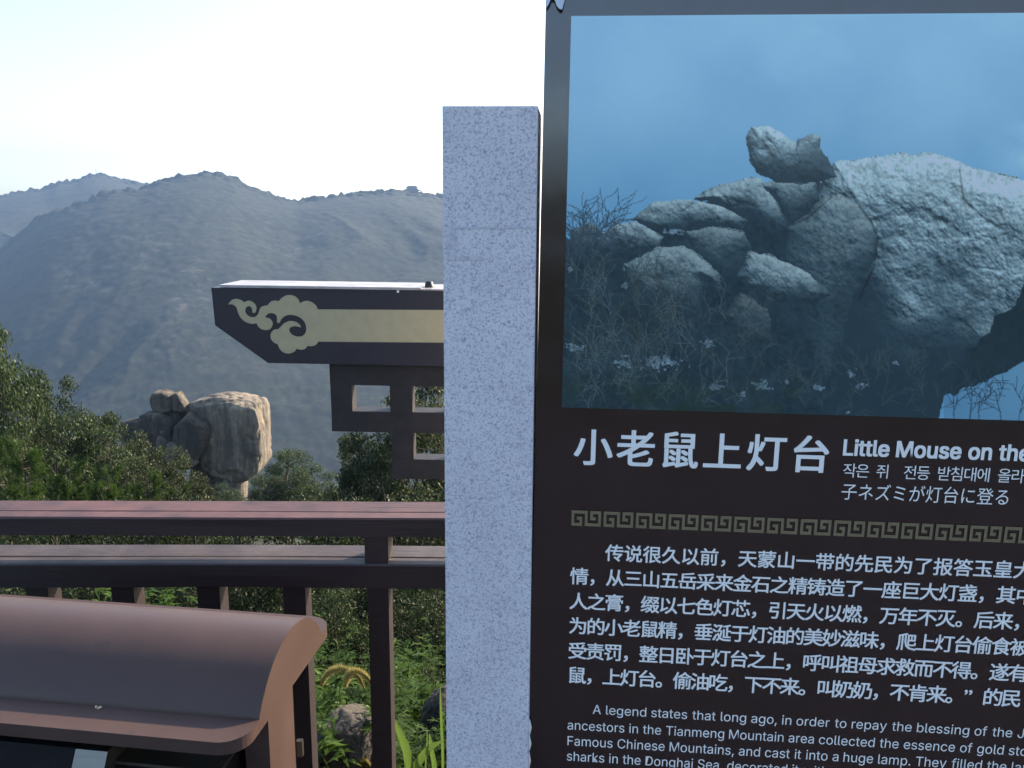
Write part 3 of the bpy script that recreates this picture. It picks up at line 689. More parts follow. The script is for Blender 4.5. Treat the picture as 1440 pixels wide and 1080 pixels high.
# ------------------------------------------------------------------ decorated beam with fretwork
def beam():
    Yb = 1.78; dep = 0.145
    t = empty("decorated_beam", tuple(Vector((at(690, 500, Yb + .05).x, Yb + .05, 0))), "dark steel beam end with gold cloud ornament above the railing", "beam")
    bm = bmesh.new()
    poly = [at(*p, Yb) for p in ((297, 404.5), (302.5, 457.5), (377, 510.5), (740, 517), (740, 411))]
    add_prism(bm, poly, Vector((0, dep, 0)))
    bm_obj("beam", bm, M_beam, t, bevel=0.0015)
    za = at(330, 403.8, Yb).z
    bm = bmesh.new(); xa, xb = at(309, 404, Yb).x, at(592, 404, Yb).x
    zl, zr = at(309, 404.6, Yb).z, at(740, 410.8, Yb).z; xr = at(740, 411, Yb).x
    def zt(x): return zl + (zr - zl) * (x - xa) / (xr - xa)
    add_prism(bm, [Vector((xa, Yb - .003, zt(xa) + .001)), Vector((xb, Yb - .003, zt(xb) + .001)), Vector((xb, Yb - .003, zt(xb) + .0065)), Vector((xa, Yb - .003, zt(xa) + .0065))], Vector((0, dep + .006, 0)))
    bm_obj("flashing", bm, M_cap, t)
    bm = bmesh.new(); xl = at(297, 404, Yb).x
    add_prism(bm, [Vector((xb + .001, Yb, zt(xb) + .0005)), Vector((xr, Yb, zt(xr) + .0005)), Vector((xr, Yb, zt(xr) + .0035)), Vector((xb + .001, Yb, zt(xb) + .0035))], Vector((0, dep, 0)))
    bm_obj("top_strip", bm, M_cap, t)
    Zp = [(2900, 434), (1210, 425), (1190, 385), (1150, 350), (1095, 332), (1045, 343), (1015, 360), (1000, 320), (965, 285), (915, 270), (865, 275), (820, 300), (785, 338), (745, 328), (700, 342), (665, 382), (620, 388), (590, 405), (575, 440), (560, 480), (530, 505), (490, 510), (450, 490), (425, 455), (425, 420), (445, 395), (475, 392), (495, 415), (500, 450), (515, 465), (535, 450), (545, 410), (530, 370), (495, 340), (455, 330), (410, 348), (370, 320), (320, 310), (285, 320), (255, 345), (238, 372), (280, 370), (310, 385), (330, 410), (345, 460), (370, 510), (410, 550), (460, 575), (505, 582), (545, 575), (565, 610), (600, 640), (650, 650), (690, 640), (715, 605), (720, 570), (700, 535), (670, 518), (640, 515), (650, 490), (680, 470), (715, 465), (750, 480), (768, 510), (768, 560), (785, 575), (800, 560), (815, 530), (850, 500), (900, 485), (960, 490), (1020, 515), (1065, 560), (1085, 615), (1080, 670), (1050, 710), (1000, 722), (950, 710), (915, 685), (900, 650), (910, 625), (950, 608), (1000, 612), (1025, 622), (1015, 595), (985, 568), (940, 553), (890, 555), (840, 580), (805, 615), (780, 640), (740, 645), (710, 670), (697, 710), (705, 750), (735, 785), (775, 802), (790, 840), (820, 880), (870, 903), (920, 900), (960, 880), (982, 850), (1020, 862), (1070, 855), (1100, 820), (1140, 825), (1190, 810), (1215, 775), (2900, 788)]
    sharp = {(2900, 434), (1210, 425), (1015, 360), (785, 338), (665, 382), (410, 348), (238, 372), (545, 575), (640, 515), (1025, 622), (780, 640), (775, 802), (982, 850), (1100, 820), (1215, 775), (2900, 788)}
    n = len(Zp); sm = []
    for i in range(n):
        p0, p1, p2, p3_ = (np.array(Zp[(i + k) % n], float) for k in (-1, 0, 1, 2))
        if Zp[i] in sharp: p0 = p1 - (p2 - p1) * .5
        if Zp[(i + 1) % n] in sharp: p3_ = p2 + (p2 - p1) * .5
        for s in ((0,) if max(abs(p2 - p1)) > 300 else (0, .34, .67)):
            sm.append(0.5 * (2 * p1 + (p2 - p0) * s + (2 * p0 - 5 * p1 + 4 * p2 - p3_) * s * s + (3 * p1 - p0 - 3 * p2 + p3_) * s ** 3))
    pts = [at(290 + a / 7.717, 380 + b / 7.717, Yb - 0.0015) for a, b in sm]
    bm = bmesh.new(); add_prism(bm, pts, Vector((0, 0.0014, 0))); bm_obj("gold_cloud_ornament", bm, M_gold, t)
    c = at(603.5, 402, Yb + 0.05)
    V, F = tube_np([(c.x, c.y, zt(c.x)), (c.x, c.y, zt(c.x) + .004), (c.x, c.y, zt(c.x) + .016), (c.x, c.y, zt(c.x) + .0175)], [0.0115, .0105, .008, .0001], 14)
    link_mesh("bolt", mesh_np("bolt", V, F), M_black, t)
    c = at(559.5, 410, Yb - .001); V, F = tube_np([(c.x, c.y, c.z), (c.x, c.y - .002, c.z)], [.003, .0002], 10); link_mesh("rivet", mesh_np("rivet", V, F), M_white, t)
    Yf = Yb + 0.03; fd = Vector((0, 0.05, 0)); bm = bmesh.new()
    def bar(a, b, c, d): add_prism(bm, [at(*p, Yf) for p in (a, b, c, d)], fd)
    bar((463, 512.2), (740, 517.4), (740, 546), (464.3, 541)); bar((466, 578), (740, 582), (740, 612), (467, 606.5))
    bar((464.4, 541.1), (494.5, 541.5), (495.8, 578.3), (466, 577.9)); bar((548, 542.5), (579.5, 543.1), (580.3, 579.5), (549, 579.1))
    bar((550, 608), (581, 608.6), (581.8, 645.5), (550.8, 645)); bar((550.9, 645.1), (740, 650), (740, 676), (551.4, 673))
    bm_obj("fretwork_bracket", bm, M_fret, t)
    bm = bmesh.new(); xm = at(690, 500, Yb).x; add_box(bm, xm - .042, xm + .042, Yb + .012, Yb + .115, 0.0, at(690, 517, Yb).z)
    bm_obj("post", bm, M_beam, t)
beam()

# ------------------------------------------------------------------ wooden railing
def railing():
    t = empty("wooden_railing", (-0.9, 2.56, 0), "weathered reddish brown wooden railing along the platform edge", "railing")
    Yr = 2.46                                              # front face of the rails
    a, b = at(0, 727.5, Yr), at(622, 729.5, Yr)
    sl = (b.z - a.z) / (b.x - a.x)
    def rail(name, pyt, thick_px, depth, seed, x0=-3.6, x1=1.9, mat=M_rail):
        p = at(300, pyt, Yr); q = at(300, pyt + thick_px, Yr); th = p.z - q.z
        n = 120; V = []; prof = [(0, 0), (0, th * .5), (0.0, th - .005), (.005, th), (depth * .33, th - .0), (depth * .36, th - .003), (depth * .39, th), (depth - .006, th), (depth, th - .006), (depth, 0)]
        xs = np.linspace(x0, x1, n)
        for i, x in enumerate(xs):
            for j, (dy, dz) in enumerate(prof):
                w1 = 0.0022 * (vn(np.array([[x * 2.2, j * 3.1, seed]]))[0] - .5); w2 = 0.0035 * (vn(np.array([[x * 1.1, seed * 2.0, 3]]))[0] - .5)
                V.append((x, Yr + dy + w1, q.z + dz + w1 + w2 + sl * (x - p.x)))
        F = grid_faces(n, len(prof), True); k = len(prof)
        me = bpy.data.meshes.new(name); me.from_pydata(V, [], [tuple(f) for f in F] + [tuple(range(k))[::-1], tuple(range((n - 1) * k, n * k))]); 
        bm = bmesh.new(); bm.from_mesh(me); bmesh.ops.recalc_face_normals(bm, faces=bm.faces[:]); bm.to_mesh(me); bm.free()
        link_mesh(name, me, mat, t)
        return q.z, p.z, (lambda x: sl * (x - p.x))
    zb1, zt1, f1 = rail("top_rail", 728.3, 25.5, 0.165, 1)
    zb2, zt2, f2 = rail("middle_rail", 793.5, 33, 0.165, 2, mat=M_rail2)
    def upright(name, pxl, pxr, py, yoff, dep, z0, z1):
        xl, xr = at(pxl, py, Yr + yoff).x, at(pxr, py, Yr + yoff).x
        bm = bmesh.new(); add_box(bm, xl, xr, Yr + yoff, Yr + yoff + dep, z0, z1)
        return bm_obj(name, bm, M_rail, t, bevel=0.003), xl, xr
    o, xl, xr = upright("post", 513, 546, 780, 0.012, 0.10, zt2 + f2(-.4) - .004, zb1 + f1(-.4) + .001)
    o, xl, xr = upright("post", 517.5, 546.5, 840, 0.035, 0.085, 0.0, zb2 + f2(-.4) + .001)
    x = xl; pitch = None
    wd = 0.074
    p1 = at(398, 840, Yr + .04).x; p2 = at(277.5, 840, Yr + .04).x; pitch = p1 - p2
    for k in range(-3, 10):
        xx = p1 - k * pitch
        if abs(xx - xl) < 0.13: continue
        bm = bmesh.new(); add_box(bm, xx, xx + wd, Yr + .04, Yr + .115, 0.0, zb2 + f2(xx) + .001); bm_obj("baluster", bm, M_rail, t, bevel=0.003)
    # far posts out of the beam's way
    for xx in (xl - 8 * pitch, xl + 8 * pitch):
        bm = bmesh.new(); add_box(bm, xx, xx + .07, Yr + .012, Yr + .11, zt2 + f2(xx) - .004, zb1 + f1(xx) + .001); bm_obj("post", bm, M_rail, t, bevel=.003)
railing()

# ------------------------------------------------------------------ litter bin with arched roof
def bin_():
    yaw = R_(7.1); A = Vector((math.cos(yaw), -math.sin(yaw), 0)); B = Vector((math.sin(yaw), math.cos(yaw), 0))
    F0 = at(364.5, 1012, 1.60)                              # right end of the front fold, on the lip's upper face
    t = empty("litter_bin", (F0.x - .55, F0.y + .2, 0), "brown metal litter bin with a long arched roof in front of the railing", "litter bin")
    def W(a, b, z): return F0 + A * a + B * b + Vector((0, 0, z))
    Lg = 1.16; span, rise, lip, th = 0.385, 0.114, 0.088, 0.030
    Rc = ((span / 2) ** 2 + rise ** 2) / (2 * rise); half = math.asin(span / 2 / Rc)
    arc = [(span / 2 + Rc * math.sin(q), rise - Rc + Rc * math.cos(q)) for q in np.linspace(-half, half, 33)]
    bm = bmesh.new()
    add_prism(bm, [W(0, y, z) for y, z in [(0.0, -th)] + [(arc[0][0] , arc[0][1])] + arc[1:-1] + [(arc[-1][0], arc[-1][1]), (span, -th)]], -A * Lg)
    o = bm_obj("arched_roof", bm, M_binm, t)
    me = o.data
    for p in me.polygons:
        p.use_smooth = abs(p.normal.dot(A)) < .5 and p.normal.z > -.5
    try: me.set_sharp_from_angle(angle=R_(35))
    except Exception: pass
    for s in (0, 1):                                        # flat lips, rounded at the free corners
        bm = bmesh.new(); r = 0.06; pts = []
        sg = -1 if s == 0 else 1; y0 = 0.0005 * sg if s == 0 else span + .0005
        def cor(a0, a1, cx, cy): return [(cx + r * math.cos(q), cy + r * math.sin(q)) for q in np.linspace(a0, a1, 9)]
        ol = [(-Lg, 0), (0, 0)] + cor(0, math.pi / 2, -r, lip - r) + cor(math.pi / 2, math.pi, -Lg + r, lip - r)
        pts = [W(a, y0 + sg * b, 0.0) for a, b in ol]
        add_prism(bm, pts, Vector((0, 0, -th)))
        o = bm_obj("roof_lip", bm, M_binm, t, bevel=.003, seg=2)
    # legs and frame under the roof
    zu = -th - .001
    for a in (-0.001 - .058, -Lg + .001):
        bm = bmesh.new()
        M4 = Matrix(((A.x, B.x, 0, F0.x), (A.y, B.y, 0, F0.y), (0, 0, 1, F0.z), (0, 0, 0, 1)))
        add_box(bm, a, a + .058, 0.045, 0.185, -F0.z, zu, M4); bm_obj("leg", bm, M_binm, t, bevel=.002)
    M4 = Matrix(((A.x, B.x, 0, F0.x), (A.y, B.y, 0, F0.y), (0, 0, 1, F0.z), (0, 0, 0, 1)))
    for k in range(2):                                      # two inner bins with slanted steel hoods
        a0, a1 = (-.56, -.075) if k == 0 else (-1.085, -.60)
        bm = bmesh.new(); add_box(bm, a0, a1, -.045, .36, -F0.z + .05, -.105, M4); o = bm_obj("bin_body", bm, M_dark, t, bevel=.004)
        bm = bmesh.new(); add_box(bm, a0 - .004, a1 + .004, -.049, .364, -.104, -.097, M4); bm_obj("steel_rim", bm, M_steel, o)
    # ashtray hood between the two, bright steel end facing right
    sec = [(-.045, -.060), (0.06, -.055), (0.11, -.10), (0.09, -.20), (-.06, -.22), (-.09, -.14)]
    bm = bmesh.new(); c1 = -.315
    add_prism(bm, [W(c1 - .075, y - .022, z) for y, z in sec], -A * .27); bm_obj("dark_hood", bm, M_dark, t, bevel=.006)
    bm = bmesh.new(); add_prism(bm, [W(c1, y - .022, z - .002) for y, z in sec], -A * .074); bm_obj("steel_hood_end", bm, M_steel, t, bevel=.008)
    c = at(420, 1049, 1.80); bm = bmesh.new(); add_box(bm, c.x - .006, c.x + .009, 1.80, 1.812, c.z - .03, c.z + .012); bm_obj("steel_latch", bm, M_steel, t, bevel=.004)
    r = random.Random(8)
    c = at(146, 994, 1.62)
    pts = []
    for k in range(3):
        q = r.uniform(0, 6.3); base = W(-.375 + .004 * k, -.012, .0012)
        bm = bmesh.new(); d = A * math.cos(q) * .008 + B * math.sin(q) * .008; n = Vector((-d.y, d.x, 0)) * .4
        for p in (base, base + d * .5 + n + Vector((0, 0, .004)), base + d + Vector((0, 0, .001)), base + d * .5 - n + Vector((0, 0, .001))): pts.append(tuple(p))
    me = bpy.data.meshes.new("dry_leaf_bit"); me.from_pydata(pts, [], [(0, 1, 2, 3), (4, 5, 6, 7), (8, 9, 10, 11)])
    o = link_mesh("dry_leaf", me, m_flat("dry_leaf_skin", (0.5, 0.42, 0.25), .7)); tag(o, "tiny crumpled dry leaf lying on the front lip of the bin roof", "leaf")
bin_()

# ------------------------------------------------------------------ boulders
def boulder(name, outline, Yd, D, label, group=None, e=2.8, seed=0, amp=0.10, mat=None, k=6.0, o0=(170, 530), cut=(.91, .985), grow=1.05):
    P = [at(o0[0] + a / k, o0[1] + b / k, Yd - D * .8) for a, b in outline]
    q = np.array([(p.x, p.z) for p in P]); n = 150
    d = np.r_[0, np.cumsum(np.linalg.norm(np.diff(np.r_[q, q[:1]], axis=0), axis=1))]; s = np.linspace(0, d[-1], n, endpoint=False)
    qc = np.r_[q, q[:1]]; ring = np.stack([np.interp(s, d, qc[:, 0]), np.interp(s, d, qc[:, 1])], 1)
    for _ in range(2): ring = 0.5 * ring + 0.25 * (np.roll(ring, 1, 0) + np.roll(ring, -1, 0))
    c = ring.mean(0); ring = c + (ring - c) * grow; V = []; lev = np.sin(np.linspace(-np.pi / 2, np.pi / 2, 61)) * .998
    for l in lev:
        f = (1 - abs(l) ** e) ** (1 / e)
        rr_ = c + (ring - c) * f
        V.append(np.stack([rr_[:, 0], np.full(n, Yd + D * l), rr_[:, 1]], 1))
    V = np.concatenate(V); cen = np.array([c[0], Yd, c[1]])
    nr = (V - cen) * np.array([1, (np.ptp(ring[:, 0]) / 2 / D) ** 2, 1]); nr /= np.linalg.norm(nr, axis=1)[:, None] + 1e-9
    size = np.ptp(ring[:, 0])
    big = fbm(V / (size * .42) + seed, 3, seed); rg = 1 - 2 * np.abs(fbm(V / (size * .30) + seed * 1.7, 4, seed + 5)); sm = fbm(V / (size * .09), 3, seed + 8)
    V = V + nr * (big * 0.55 - np.clip(rg - .78, 0, 1) * 1.3 + sm * 0.22)[:, None] * amp * size * .6
    ext = np.array([np.ptp(ring[:, 0]) / 2, D, np.ptp(ring[:, 1]) / 2]); rq = np.random.default_rng(seed + 100); Q = (V - cen) / ext
    for _ in range(26):
        nn = rq.normal(size=3); nn[1] = -abs(nn[1]) if rq.random() < .65 else nn[1]; nn /= np.linalg.norm(nn)
        sup = np.max(Q @ nn); dd = sup * rq.uniform(*cut); over = np.clip(Q @ nn - dd, 0, None); Q = Q - over[:, None] * nn * .9
    V = Q * ext + cen
    fine = fbm(V / (size * .05), 4, seed + 12); crk = np.clip(.10 - np.abs(fbm(V / (size * .36) + 9.1, 3, seed + 14)), 0, 1)
    V = V + nr * (fine * .012 - crk * .28)[:, None] * size
    F = np.concatenate([grid_faces(61, n, True), ])
    base = Vector((c[0], Yd, ring[:, 1].min())); V = V - np.array(base)
    me = bpy.data.meshes.new(name); me.from_pydata([tuple(v) for v in V], [], [tuple(f) for f in F] + [tuple(range(n)), tuple(range(60 * n, 61 * n))[::-1]])
    bm = bmesh.new(); bm.from_mesh(me); bmesh.ops.recalc_face_normals(bm, faces=bm.faces[:]); bm.to_mesh(me); bm.free()
    o = link_mesh(name, me, mat or M_rock, None, True); o.location = base
    return tag(o, label, "boulder", group)
G = "boulders of the rock formation"
boulder("boulder", [(545, 240), (620, 215), (720, 190), (840, 178), (960, 190), (1060, 215), (1130, 228), (1150, 245), (1165, 300), (1172, 370), (1178, 450), (1180, 560), (1188, 680), (1195, 745), (1160, 800), (1120, 850), (1060, 885), (1000, 900), (900, 870), (780, 850), (690, 800), (640, 720), (600, 600), (565, 450), (540, 330)], 61, 1.75, "huge rounded boulder with sunlit right edge, largest of the rock formation", G, 9, 3, 0.03, cut=(.93, .985), grow=1.0)
boulder("boulder", [(870, 780), (985, 800), (1012, 880), (1016, 960), (1010, 1060), (1012, 1260), (840, 1260), (835, 1000), (830, 850)], 61, 1.1, "narrow upright stone pedestal under the huge boulder", G, 5, 5, 0.05)
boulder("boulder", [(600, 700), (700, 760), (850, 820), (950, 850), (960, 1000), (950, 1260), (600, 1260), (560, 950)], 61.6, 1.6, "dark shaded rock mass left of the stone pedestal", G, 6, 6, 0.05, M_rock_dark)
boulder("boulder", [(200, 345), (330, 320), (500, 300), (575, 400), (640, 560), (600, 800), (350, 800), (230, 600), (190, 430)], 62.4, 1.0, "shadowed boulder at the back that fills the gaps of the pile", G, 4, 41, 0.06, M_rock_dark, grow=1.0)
boulder("boulder", [(245, 165), (270, 138), (340, 138), (400, 162), (422, 200), (420, 285), (390, 305), (300, 300), (262, 268), (245, 210)], 60, .8, "small balanced boulder on top of the pile, the mouse's body", G, 9, 8, 0.03, M_rock_mid, cut=(.93, .99), grow=1.06)
boulder("boulder", [(418, 185), (440, 148), (465, 142), (490, 170), (515, 212), (552, 272), (490, 298), (432, 285)], 60, .6, "pointed small boulder balanced against the topmost one, like a mouse's head", G, 9, 9, 0.03, M_rock_mid, cut=(.93, .99), grow=1.08)
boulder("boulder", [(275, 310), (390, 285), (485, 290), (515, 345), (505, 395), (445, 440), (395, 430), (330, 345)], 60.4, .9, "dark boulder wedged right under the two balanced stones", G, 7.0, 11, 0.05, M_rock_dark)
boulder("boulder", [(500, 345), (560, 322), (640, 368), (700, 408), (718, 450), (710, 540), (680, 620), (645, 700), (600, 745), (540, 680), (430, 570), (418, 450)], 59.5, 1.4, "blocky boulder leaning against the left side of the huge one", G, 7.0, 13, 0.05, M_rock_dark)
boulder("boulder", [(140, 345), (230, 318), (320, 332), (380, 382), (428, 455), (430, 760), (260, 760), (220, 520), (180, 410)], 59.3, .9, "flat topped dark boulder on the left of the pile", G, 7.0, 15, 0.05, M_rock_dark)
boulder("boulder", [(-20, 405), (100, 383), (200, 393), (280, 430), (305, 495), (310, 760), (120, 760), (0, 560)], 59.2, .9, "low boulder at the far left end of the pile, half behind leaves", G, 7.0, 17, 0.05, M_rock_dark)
boulder("boulder", [(318, 458), (345, 448), (368, 462), (372, 492), (330, 496)], 58.6, .25, "smallest pale stone caught between the left boulders", G, 2.8, 18, 0.07)
boulder("boulder", [(295, 500), (340, 500), (385, 545), (380, 600), (290, 600)], 58.6, .4, "small pale wedge of rock below the smallest stone", G, 2.8, 19, 0.07)
boulder("boulder", [(370, 560), (430, 555), (520, 582), (600, 640), (612, 760), (480, 800), (360, 720)], 58.8, .9, "sloping boulder at the foot of the pile above the olive bush", G, 3, 21, 0.06)

# ------------------------------------------------------------------ trees
def unit(v): return v / (np.linalg.norm(v, axis=-1, keepdims=True) + 1e-9)
def leaves(cen, out, ln, wd, rg, droop=0.2):
    n = len(cen); d = unit(rg.normal(size=(n, 3)) + out * 0.7 + np.array([0, 0, -droop])); up = unit(rg.normal(size=(n, 3)) * .8 + np.array([0, 0, 1.0]))
    s = unit(np.cross(d, up)); nm = np.cross(s, d); l = ln * rg.uniform(.65, 1.25, (n, 1)); ww = wd * rg.uniform(.7, 1.2, (n, 1))
    a = cen - d * l * .5; b = cen + s * ww * .5 + nm * ww * .18 - d * l * .05; c = cen + d * l * .5 - nm * l * .12; e = cen - s * ww * .5 + nm * ww * .18 - d * l * .05
    V = np.stack([a, b, c, e], 1).reshape(-1, 3); F = np.arange(4 * n).reshape(-1, 4); return V, F
def broadleaf(name, h, wdt, nclump, nleaf, ln, wd, seed, low=0.22, rc=0.17, mat=M_oak):
    rg = np.random.default_rng(seed); cl = []
    while len(cl) < nclump:
        p = rg.uniform(-1, 1, 3)
        if np.hypot(*p[:2]) > 1: continue
        q = (p[2] + 1) / 2; rad = (math.sin(math.pi * min(1, .18 + .82 * q) ** 0.9)) ** .55 if q < .98 else .2
        rad *= 0.75 + .5 * vn(np.array([[p[0] * 1.7 + seed, p[1] * 1.7, q * 2.4]]), seed)[0]
        r = np.hypot(p[0], p[1])
        if r > rad or (r < rad * .35 and rg.random() < .6): continue
        cl.append((p[0] * wdt / 2, p[1] * wdt / 2, h * (low + (1 - low) * q) - rc * h * .3))
    cl = np.array(cl); L = []
    size = rc * h * rg.uniform(.55, 1.15, len(cl))
    for c, s in zip(cl, size):
        k = int(nleaf * (s / (rc * h)) ** 2); g = unit(rg.normal(size=(k, 3))) * (rg.random((k, 1)) ** .45) * s * np.array([1.15, 1.15, .72])
        L.append(leaves(c + g, unit(g), ln, wd, rg))
    V, F = join_np(L); crown = mesh_np(name + "_crown", V, F); crown.materials.append(mat)
    lean = rg.normal(size=2) * .05 * h; tp = [np.array([lean[0] * f * f, lean[1] * f * f, h * .82 * f]) for f in np.linspace(-.06, 1, 9)]
    P = [tube_np(tp, np.linspace(h * .02, h * .005, 9) + .004, 8)]
    for c in cl[rg.permutation(len(cl))[:min(len(cl), 34)]]:
        f = np.clip((c[2] / h) * .8 - .12, .08, .95); a = np.array([lean[0] * f * f, lean[1] * f * f, h * .82 * f])
        m1 = a * .55 + c * .45 + np.array([0, 0, .04 * h]) + rg.normal(size=3) * .02 * h
        P.append(tube_np([a, m1, c], [h * .008, h * .005, h * .002], 5))
        for _ in range(3): P.append(tube_np([m1 * .4 + c * .6, c + rg.normal(size=3) * size.mean() * .5], [h * .003, h * .001], 4))
    V, F = join_np(P); wood = mesh_np(name + "_trunk", V, F); wood.materials.append(M_bark)
    return crown, wood, float(np.percentile(crown_z(crown), 99.3)), wdt * 1.12
def crown_z(me):
    a = np.empty(len(me.vertices) * 3, np.float32); me.vertices.foreach_get('co', a); return a[2::3]
def pine(name, h, wdt, seed, ntuft=150, need=46, nl=0.13):
    rg = np.random.default_rng(seed); P = [tube_np([(0, 0, -.06 * h), (.02 * h, 0, h * .5), (0, .02 * h, h * .97)], [h * .022, h * .014, h * .004], 8)]; T = []
    for k in range(ntuft // 5):
        f = rg.uniform(.18, 1.0); a = rg.uniform(0, 6.28); L = wdt / 2 * (1 - .72 * (f - .1)) * rg.uniform(.55, 1.1)
        b = np.array([0, 0, h * f * .93]); e = b + np.array([math.cos(a) * L, math.sin(a) * L, L * rg.uniform(.05, .35)])
        P.append(tube_np([b, b * .5 + e * .5 - np.array([0, 0, .03 * L]), e], [h * .006, h * .004, h * .002], 5))
        for j in range(5): T.append((b + (e - b) * rg.uniform(.35, 1.05) + rg.normal(size=3) * .07 * L, unit(e - b + np.array([0, 0, .5 * L]) + rg.normal(size=3) * .3)))
    Vs = []
    for c, d in T:
        n = need; q = unit(rg.normal(size=(n, 3)) * .75 + d); st = c + d * rg.uniform(-.10, .12, (n, 1)); sd = unit(np.cross(q, rg.normal(size=(n, 3)))) * .0055
        l = nl * rg.uniform(.7, 1.25, (n, 1)); Vs.append(np.stack([st - sd, st + sd, st + q * l], 1).reshape(-1, 3))
    V = np.concatenate(Vs); crown = mesh_np(name + "_crown", V, np.arange(len(V)).reshape(-1, 3)); crown.materials.append(M_pine)
    V, F = join_np(P); wood = mesh_np(name + "_trunk", V, F); wood.materials.append(M_bark); return crown, wood, float(np.percentile(crown_z(crown), 99.3)), wdt * 1.1
KIND = {
    'oak': broadleaf("oak", 6.0, 4.4, 46, 330, .155, .08, 1, .2, .125), 'oak2': broadleaf("oak_tall", 6.0, 3.2, 36, 330, .15, .075, 2, .2, .12),
    'olive': broadleaf("olive_bush", 3.6, 4.0, 48, 280, .14, .062, 3, .1, .14, M_oak2), 'light': broadleaf("light_tree", 5.0, 5.2, 84, 260, .125, .06, 4, .08, .095, M_oak2),
    'shrub': broadleaf("shrub", 2.0, 2.4, 46, 210, .085, .042, 5, .05, .2, M_shrub), 'shrub2': broadleaf("shrub_tall", 2.6, 2.2, 50, 210, .085, .045, 6, .05, .17, M_shrub),
    'pine': pine("pine", 6.0, 3.6, 7, 260, 46, .15), 'pine2': pine("young_pine", 3.0, 3.4, 8, 330, 50, .17)}
LEAFNAME = {'oak': 'oak_tree', 'oak2': 'oak_tree', 'olive': 'bush', 'light': 'leafy_tree', 'shrub': 'shrub', 'shrub2': 'shrub', 'pine': 'pine_tree', 'pine2': 'pine_tree'}
def plant(kind, px, ptop, Yd, width, label, group, cat='tree'):
    crown, wood, h, wd = KIND[kind]; p = at(px, ptop, Yd); z0 = g1(p.x, Yd); H = max(.5, p.z - z0)
    t = empty(LEAFNAME[kind], (p.x, Yd, z0), label, cat, group)
    t.rotation_euler = (0, 0, random.uniform(0, 6.28)); t.scale = (width / wd, width / wd, H / h * 1.0)
    for nm, me in (("crown", crown), ("trunk", wood)):
        o = bpy.data.objects.new(nm, me); C.objects.link(o); o.parent = t
    return t
GT = "trees on the slope below the railing"; GP = "young pines behind the railing"; GS = "shrubs on the slope behind the railing"
plant('oak2', -10, 424, 19, 1.7, "slim tree with a dark crown cut by the photo's left edge, tallest of all", GT)
plant('oak', -8, 508, 22, 2.9, "oak at the left edge below the slim tallest tree", GT)
plant('oak', 38, 536, 23, 1.9, "oak with a rounded top right of the leftmost one", GT)
plant('oak2', 100, 536, 24, 1.5, "narrow oak with a pointed top between rounder crowns", GT)
plant('oak', 65, 590, 21, 2.6, "dark low oak in front of the narrow pointed one", GT)
plant('oak', 134, 584, 24.5, 2.0, "broad oak just right of the narrow pointed one", GT)
plant('oak2', 152, 606, 22, 2.1, "oak with a dense dark crown left of the olive green bushes", GT)
plant('olive', 180, 616, 27, 2.6, "olive green bush in front of the leftmost boulders", GT)
plant('olive', 234, 632, 25, 2.2, "yellowish olive bush in front of the sloping boulder", GT)
plant('olive', 276, 676, 24, 1.6, "small olive bush left of the dark shaded rock mass", GT)
plant('olive', 180, 650, 20, 2.5, "olive bush low between the dense oak and the railing", GT)
plant('oak2', 318, 683, 40, 2.3, "dark little tree under the huge boulder", GT)
plant('oak', 398, 636, 47, 3.4, "small oak right of the huge boulder", GT)
plant('oak', 440, 658, 45, 3.4, "low oak left of the fretwork bracket, right of another small oak", GT)
plant('oak', 372, 668, 44, 2.4, "little oak close to the right side of the stone pedestal", GT)
plant('light', 628, 528, 15.5, 3.3, "leafy tree behind the fretwork bracket and the granite pillar", GT)
plant('light', 556, 556, 14.5, 2.9, "bushy tree with pale leaves under the fretwork bracket", GT)
plant('olive', 503, 622, 16, 1.6, "small bush left of the leafy tree under the fretwork", GT)
pk = [(-25, 600, 15, "bright green pine at the left edge above the railing"), (32, 618, 14.5, "bright green pine with long shoots, second from the left edge"), (95, 652, 13.5, "low bright green pine above the railing left of the olive bush"),
      (150, 662, 14, "bushy young pine just above the top rail below the dense oak"), (205, 668, 13.5, "young pine above the top rail below the boulders"), (5, 668, 12, "young pine low at the left edge, just above the top rail"), (255, 690, 13, "young pine barely rising above the top rail left of the pedestal")]
for px, pt, Yd, lb in pk: plant('pine2', px, pt, Yd, 1.55 if pt > 640 else 1.8, lb, GP)
k = 0
sh = [(-60, 712, 11, 1.7), (10, 716, 10.5, 1.6), (75, 722, 10, 1.6), (140, 714, 10.8, 1.7), (205, 720, 10.2, 1.5), (270, 712, 10.8, 1.7), (335, 716, 10.4, 1.6), (400, 708, 11, 1.7), (460, 712, 10.4, 1.6), (525, 705, 11, 1.8), (590, 700, 10.5, 1.7), (650, 706, 10.5, 1.7)]
sh2 = [(30, 800, 7.4, 1.5), (110, 810, 7.2, 1.4), (200, 805, 7.4, 1.4), (290, 806, 7.2, 1.4), (370, 800, 7.4, 1.4), (440, 790, 7.6, 1.4), (500, 800, 7.2, 1.3), (560, 792, 7.5, 1.4), (622, 796, 7.2, 1.4), (470, 838, 6.2, .9), (585, 846, 6.1, 1.0), (640, 850, 6.0, .9), (410, 850, 6.2, .9), (608, 935, 4.6, .55)]
for px, pt, Yd, wd in sh: plant('shrub2', px, pt, Yd, wd, "dark green shrub seen in the slot between the two rails", "shrubs between the rails", 'shrub')
for px, pt, Yd, wd in sh2: plant('shrub', px, pt, Yd, wd, "dark shaded shrub seen below the middle rail between the posts", "shrubs below the middle rail", 'shrub')

